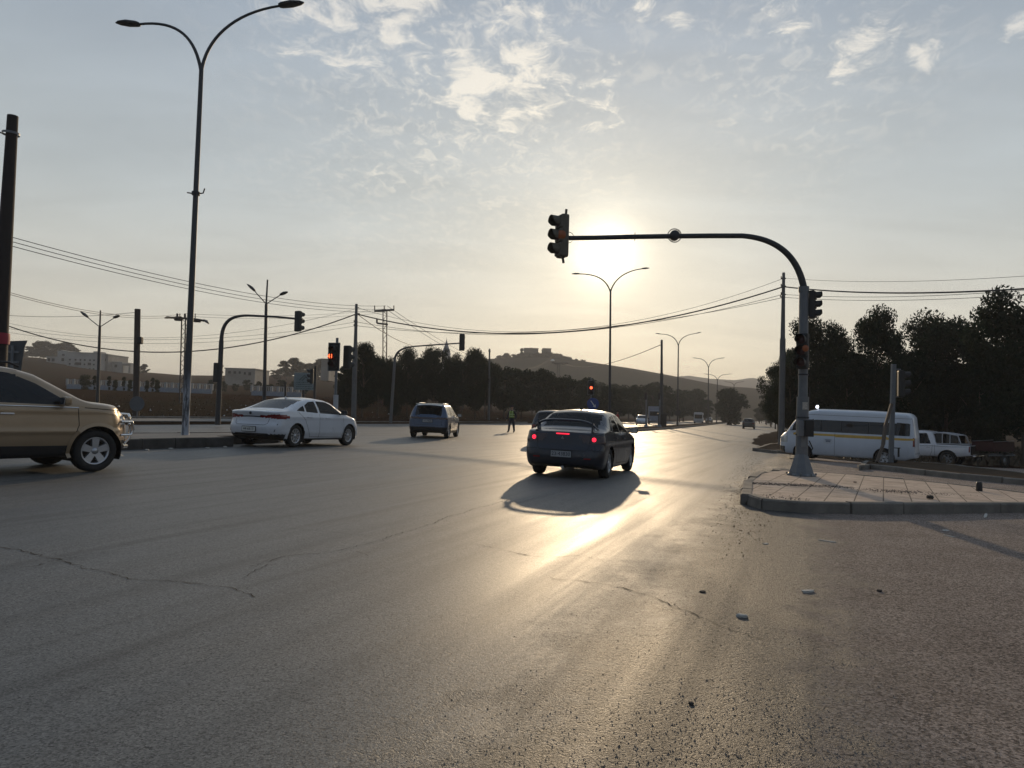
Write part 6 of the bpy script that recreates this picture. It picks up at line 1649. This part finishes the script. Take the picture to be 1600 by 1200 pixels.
def base_joints(st=.0, armout=.27, stride=.14):
    J = {'pelvis': ((0, 0, .95), (.155, .11)), 'waist': ((0, 0, 1.08), (.14, .10)), 'chest': ((0, -.01, 1.28), (.175, .12)), 'neckb': ((0, 0, 1.43), (.085, .075)), 'neck': ((0, -.01, 1.50), (.055, .055)),
         'head0': ((0, -.02, 1.58), (.075, .085)), 'head1': ((0, -.01, 1.67), (.08, .098)), 'head2': ((0, 0, 1.745), (.05, .06))}
    E = [('pelvis', 'waist'), ('waist', 'chest'), ('chest', 'neckb'), ('neckb', 'neck'), ('neck', 'head0'), ('head0', 'head1'), ('head1', 'head2')]
    for s, sg in (('l', -1), ('r', 1)):
        sd = stride*(1 if sg > 0 else -1)
        J[s+'hip'] = ((.09*sg, 0, .88), .115); J[s+'knee'] = ((.13*sg, -.02+sd*.4, .50), (.082, .086)); J[s+'ankle'] = ((.14*sg, sd, .10), .062); J[s+'toe'] = ((.16*sg, sd-.17, .05), (.055, .045))
        J[s+'sh'] = ((.19*sg, 0, 1.37), .09); J[s+'elb'] = (((.19+armout*.35)*sg, .03, 1.10), .062); J[s+'wr'] = (((.19+armout*.30)*sg, -.10, .90), .040)
        J[s+'palm'] = (((.19+armout*.30)*sg, -.125, .845), (.036, .020))
        E += [('pelvis', s+'hip'), (s+'hip', s+'knee'), (s+'knee', s+'ankle'), (s+'ankle', s+'toe'), ('chest', s+'sh'), (s+'sh', s+'elb'), (s+'elb', s+'wr'), (s+'wr', s+'palm')]
        for f in range(4):
            ox = (-.027+.018*f)*sg; L_ = (.062, .075, .07, .055)[f]; b0 = Vector(J[s+'palm'][0])+Vector((ox, -.01, -.035))
            J[s+'f%da' % f] = (tuple(b0), .0095); J[s+'f%db' % f] = (tuple(b0+Vector((0, -.012, -L_*.55))), .0088); J[s+'f%dc' % f] = (tuple(b0+Vector((0, .0, -L_))), .007)
            E += [(s+'palm', s+'f%da' % f), (s+'f%da' % f, s+'f%db' % f), (s+'f%db' % f, s+'f%dc' % f)]
        b0 = Vector(J[s+'palm'][0])+Vector((-.034*sg, -.02, .0)); J[s+'t0'] = (tuple(b0), .0105); J[s+'t1'] = (tuple(b0+Vector((-.012*sg, -.03, -.035))), .009)
        E += [(s+'palm', s+'t0'), (s+'t0', s+'t1')]
    return J, E
M_skin = mat('skin', (.28, .17, .12), .6); M_navy = mat('uniform_navy', (.015, .018, .028), .85); M_shoe = mat('boot_black', (.01, .01, .01), .5)
M_vest = mat('vest_yellow_green', (.13, .22, .02), .7); M_refl = mat('reflective_tape', (.45, .52, .25), .4)
def face(root, hairm, cap=None):
    k = MB(); k.prism([(-.012, 1.615), (.012, 1.615), (.006, 1.66), (-.006, 1.66)], .028, Matrix.Translation((0, -.125, 0))); k.build('nose', M_skin, root)
    for sg in (1, -1):
        k = MB(); k.lathe([(.011, 0), (.008, .006), (0, .009)], 0, 10, Matrix.Translation((.031*sg, -.095, 1.665)) @ Matrix.Rotation(math.pi/2, 4, 'X')); k.build('eye', M_ink, root)
        k = MB(); k.box((.083*sg, .0, 1.65), (.018, .04, .06), bev=.008); k.build('ear', M_skin, root)
    k = MB(); k.box((0, -.104, 1.59), (.045, .012, .012), bev=.004); k.build('mouth', mat('lips', (.2, .08, .07), .6), root)
    k = MB(); k.lathe([(.094, 0), (.098, .035), (.090, .075), (.06, .105), (0, .118)], 0, 16, Matrix.Translation((0, .005, 1.675)) @ Matrix.Diagonal((.92, 1.12, 1, 1))); k.build('cap' if cap else 'hair', hairm, root)
    if cap: k = MB(); k.box((0, -.13, 1.70), (.14, .11, .012), bev=.005); k.build('cap_peak', hairm, root)
def vest(root):
    k = MB(); pr = [(.97, .170, .128), (1.10, .163, .122), (1.25, .192, .140), (1.36, .195, .135), (1.42, .13, .105)]; n = 20; V = []
    for z, a, b_ in pr:
        for i in range(n): th = 2*math.pi*i/n; V.append((a*math.cos(th), b_*math.sin(th)-.005, z))
    k.add(V, [(j*n+i, j*n+(i+1) % n, (j+1)*n+(i+1) % n, (j+1)*n+i) for j in range(len(pr)-1) for i in range(n)], 0, True); v = k.build('safety_vest', M_vest, root)
    for z, a, b_ in ((1.06, .172, .130), (1.20, .190, .142)):
        k = MB(); k.lathe([(1, -.022), (1.01, 0), (1, .022)], 0, 24, Matrix.Translation((0, -.005, z)) @ Matrix.Diagonal((a, b_, 1, 1))); k.build('reflective_band', M_refl, v)
    for sg in (1, -1):
        k = MB(); k.tube([(.09*sg, -.145, 1.06), (.09*sg, -.150, 1.25), (.085*sg, -.11, 1.40), (.085*sg, .0, 1.44)], .016, 0, 6); k.build('reflective_strap', M_refl, v)
J, E = base_joints(armout=.34, stride=.13)
b = G(799, 676); figure('person', b, rad(-25), 'traffic officer in a yellow-green reflective vest and dark uniform, walking on the road', J, E, M_skin, dict(trousers=M_navy, top=M_navy, shoe=M_shoe), lambda r: (vest(r), face(r, M_navy, True)))
J, E = base_joints(armout=.12, stride=.05)
b = onT(965, 66, .05); figure('person', b, rad(60), 'person in a dark red top standing beyond the dark sedan roof, near the median', J, E, M_skin, dict(trousers=M_navy, top=mat('red_shirt', (.30, .02, .02), .8), shoe=M_shoe), lambda r: face(r, mat('hair_black', (.01, .008, .007), .8)))

# ------------------------------------------------------------------ road cracks, litter, gravel
def crack(pxs, w, seed):
    random.seed(seed); pts = [G(*q) for q in pxs]; out = []
    for a, b_ in zip(pts, pts[1:]):
        n = max(2, int((b_-a).length/.05)); d = (b_-a).xy; nr = Vector((-d.y, d.x)).normalized()
        for i in range(n):
            q = a.lerp(b_, i/n); j = random.gauss(0, .012)+.05*mnoise.noise(Vector((q.x*2, q.y*2, seed))); out.append((q.x+nr.x*j, q.y+nr.y*j))
    V, Fc = [], []
    for i, (x, y) in enumerate(out):
        a = Vector(out[max(0, i-1)]); c = Vector(out[min(len(out)-1, i+1)]); d = (c-a).normalized(); ww = w*.5*random.uniform(.1, 1.0)*(1 if random.random() > .12 else 1.8)
        V += [(x-d.y*ww, y+d.x*ww, T(x, y)+.004), (x+d.y*ww, y-d.x*ww, T(x, y)+.004)]
    for i in range(len(out)-1): Fc.append((2*i, 2*i+1, 2*i+3, 2*i+2))
    return V, Fc
VV, FF = [], []
for s, (w, pxs) in enumerate([(.012, [(-40, 852), (30, 858), (90, 876), (150, 890), (200, 905), (300, 911), (370, 920), (410, 935)]), (.008, [(-20, 895), (60, 884), (100, 872), (200, 858)]), (.011, [(390, 885), (440, 870), (520, 862), (580, 848), (640, 830), (700, 808), (740, 796), (800, 780)]),
                              (.006, [(430, 824), (500, 830), (590, 838)]), (.006, [(380, 905), (420, 880)]), (.010, [(740, 850), (800, 862), (860, 872), (900, 868), (950, 880)]), (.012, [(860, 903), (930, 912), (990, 924), (1040, 940), (1080, 958), (1140, 985), (1200, 1005)]),
                              (.010, [(700, 715), (760, 712), (830, 715)]), (.010, [(985, 737), (1080, 746), (1160, 750), (1200, 756)]), (.006, [(560, 862), (580, 871)]), (.008, [(1130, 830), (1190, 835), (1260, 838)])]):
    V, Fc = crack(pxs, w, s); b0 = len(VV); VV += V; FF += [tuple(b0+i for i in f) for f in Fc]
o = npmesh('road_cracks', VV, FF, mat('crack_dark', (.012, .011, .010), .95)); props(o, kind='structure')
def chunk(px, py, size, m, label, name='rubble_piece', cat='stone', flat=.4, seed=0, group=None):
    random.seed(seed); p = G(px, py); bm = bmesh.new(); bmesh.ops.create_icosphere(bm, subdivisions=2, radius=1)
    for v in bm.verts:
        n = 1+.35*mnoise.noise(v.co*1.7+Vector((seed*3.1, 0, 0))); v.co = Vector((v.co.x*size[0]*n*.85, v.co.y*size[1]*n*.85, max(-.35, min(.55, v.co.z))*size[2]*n))
    me = bpy.data.meshes.new(name); bm.to_mesh(me); bm.free(); me.materials.append(m); o = bpy.data.objects.new(name, me); C.objects.link(o); o.location = (p.x, p.y, p.z+size[2]*.3); o.rotation_euler = (0, 0, random.uniform(0, 3)); return props(o, label, cat, group)
M_lit = mat('pale_plaster', (.42, .40, .36), .85, var=.2, vscale=20); M_drk = mat('dark_stone', (.03, .027, .025), .9)
chunk(1262, 925, (.085, .032, .018), M_lit, 'long pale flat fragment on the asphalt below the island kerb', seed=1)
chunk(1159, 964, (.052, .030, .022), M_lit, 'white angular fragment on the gravelly asphalt, nearest pale piece to the camera', seed=2)
chunk(1098, 925, (.042, .026, .012), M_drk, 'dark flat stone on the asphalt left of the white angular fragment', seed=3)
chunk(1478, 829, (.075, .05, .010), M_lit, 'round pale flake on the asphalt right of the mast shadow', seed=4)
chunk(1483, 838, (.11, .018, .010), M_lit, 'thin pale stick just below the round pale flake', name='stick', cat='stick', seed=5)
chunk(1293, 846, (.13, .025, .010), M_lit, 'thin pale splinter on the asphalt in front of the island', name='stick', cat='stick', seed=6)
chunk(1540, 806, (.45, .03, .015), M_lit, 'long white strip lying along the island kerb at right', name='stick', cat='strip', seed=7)
chunk(1196, 850, (.05, .03, .010), M_lit, 'small pale flake near the left corner of the island', seed=8)
chunk(1374, 924, (.028, .024, .018), M_drk, 'small dark stone alone on the brown asphalt at right', seed=9)
chunk(1330, 801, (.09, .05, .02), M_lit, 'pale lump at the foot of the island kerb', seed=10)
chunk(1080, 1100, (.02, .015, .012), M_drk, 'tiny dark pebble in the gravelly foreground', seed=12)
p = G(1453, 779, .17); o = chunk(1453, 779, (.09, .06, .06), M_drk, 'dark lump of rubble on the paving near the kerb edge', seed=11); o.location = (p.x, p.y, p.z+.02)
p = G(1336, 754, .17); o = chunk(1336, 754, (.05, .04, .02), M_drk, 'small dark stone on the paving in the middle of the island', seed=13); o.location = (p.x, p.y, p.z+.01)
p = G(1530, 767, .16); root = empty('bollard_stub', p, 0, 'short black broken bollard stub at the back edge of the paved island', 'bollard'); k = MB(); k.lathe([(.06, 0), (.055, .14), (.045, .18), (0, .18)], 0, 14); k.build('stub', M_black, root)
for i, (px, py) in enumerate(((230, 702), (267, 700), (324, 699), (352, 697))): chunk(px, py+2, (.07, .05, .04), M_lit, 'pale stone at the foot of the tall median kerb, %s from the left' % ORD[i], seed=20+i, group='pale stones at the median kerb')
def scatter(name, pts, zf, smin, smax, m, seed, label=None, cat=None):
    rng = np.random.default_rng(seed); base = np.array([(1, 0, 0), (-.5, .87, 0), (-.5, -.87, 0), (0, 0, .9)]); F0 = np.array([(0, 1, 3), (1, 2, 3), (2, 0, 3)]); V, Fc = [], []
    n = len(pts)
    for i, (x, y) in enumerate(pts):
        s = smin+(smax-smin)*rng.random()**3; a = rng.random()*6.28; ca, sa = math.cos(a), math.sin(a); q = base*s*(.7+.6*rng.random((4, 3)))
        V.append(np.stack([q[:, 0]*ca-q[:, 1]*sa+x, q[:, 0]*sa+q[:, 1]*ca+y, q[:, 2]+zf(x, y)-.001], axis=1)); Fc.append(F0+i*4)
    o = npmesh(name, np.concatenate(V), np.concatenate(Fc), m); return props(o, label, cat, kind='stuff')
rng = np.random.default_rng(5); pts = []
while len(pts) < 9000:
    px = rng.uniform(560, 1650); py = 790+rng.random()**.8*420; q = G(px, py); n = q.xy.dot(N_); f = S01((n+1.7)/1.2)*(1-.8*S01((n-.1)/.8))*(.35+.65*S01(.5+mnoise.noise(Vector((q.x*.8, q.y*.8, 2)))*1.6))
    if rng.random() < f*.9: pts.append((q.x, q.y))
isl_c = [tuple(v) for v in isl]
pts = [q for q in pts if not inpoly(q[0], q[1], isl_c)]
scatter('gravel', pts, T, .0016, .007, mat('gravel_stone', (.20, .165, .135), .9, var=.5, vscale=40), 6, 'loose brown grit scattered over the asphalt at lower right', 'gravel')
pts = []
for i in range(3500):
    a = rng.random()*6.28; r_ = rng.random()**.6*1.0; q = G(1285, 758, .17); pts.append((q.x+r_*1.15*math.cos(a)-.55, q.y+r_*.30*math.sin(a)-.1))
for i in range(1800):
    u_ = rng.normal(); q0 = G(1400+u_*42, 767+u_*2.2+rng.normal()*1.3, .17); pts.append((q0.x, q0.y))
for i in range(3500):
    u_ = rng.random(); q0 = G(1172+u_*95, 781+rng.normal()*4.5+u_*6, .17); pts.append((q0.x, q0.y))
pts = [q for q in pts if inpoly(q[0], q[1], isl_c)]
scatter('rubble', pts, lambda x, y: T(x, y)+.155, .003, .020, mat('rubble_earth', (.07, .055, .045), .95, var=.4, vscale=30), 8, 'dark crumbly earth strewn over the paving by the signal mast', 'rubble')
pts = []
for i in range(6000):
    py = 700+abs(rng.normal())*62; px = 1180-(py-700)*.16+rng.normal()*(8+(py-700)*.16); q = G(px, py)
    if True: pts.append((q.x, q.y))
pts = [q for q in pts if not inpoly(q[0], q[1], isl_c)]
scatter('verge_gravel', pts, T, .002, .014, mat('verge_stone', (.09, .07, .055), .95, var=.4, vscale=30), 9, 'stony debris along the crumbling road edge left of the island', 'gravel')
# dry weeds and litter on the field
def weeds(name, n, area, seed, m, h, label):
    rng = np.random.default_rng(seed); V, Fc = [], []; c = 0
    while c < n:
        s, nn2 = area(rng); x, y = SN(s, nn2); z = T(x, y)+.12
        a = rng.random()*3.14; hh = h*(.4+rng.random()); w = hh*.5; l = (rng.random()-.5)*hh
        V += [(x-w*math.cos(a), y-w*math.sin(a), z-.02), (x+w*math.cos(a), y+w*math.sin(a), z-.02), (x+l+w*.2, y, z+hh)]; Fc.append((3*c, 3*c+1, 3*c+2)); c += 1
    return props(npmesh(name, V, Fc, m), label, 'weeds', kind='stuff')
M_straw = mat('dry_straw', (.060, .044, .026), .9, var=.4)
weeds('dry_weeds', 7000, lambda r: (r.uniform(0, 110), -37.0-r.random()**2*40), 3, M_straw, .13, 'dry brown weeds covering the field beyond the far kerb')
weeds('dry_weeds', 3000, lambda r: (r.uniform(40, 90), r.uniform(1.5, 26)), 4, M_straw, .25, 'dry undergrowth beneath the right-hand pines')
rng = np.random.default_rng(15); pts = [SN(rng.uniform(5, 95), rng.uniform(-60, -37)) for _ in range(160)]
scatter('field_litter', pts, lambda x, y: T(x, y)+.16, .03, .14, mat('litter_white', (.45, .45, .44), .7), 10, 'scraps of pale litter strewn across the brown field', 'litter')

# ------------------------------------------------------------------ haze
bm = bmesh.new(); bmesh.ops.create_cube(bm, size=1); me = bpy.data.meshes.new('haze'); bm.to_mesh(me); bm.free()
hz = bpy.data.objects.new('haze', me); C.objects.link(hz); hz.scale = (5400, 5400, 106); hz.location = (0, 0, 53-8); props(hz, kind='stuff')
m = bpy.data.materials.new('haze_air'); m.use_nodes = True; t = NT(m.node_tree); t.n.clear(); out = t.new('ShaderNodeOutputMaterial'); pv_ = t.new('ShaderNodeVolumePrincipled')
pv_.inputs['Color'].default_value = c4((.98, .97, .96)); pv_.inputs['Density'].default_value = .00045; pv_.inputs['Anisotropy'].default_value = .2; t.link(pv_.outputs[0], out.inputs['Volume']); me.materials.append(m)
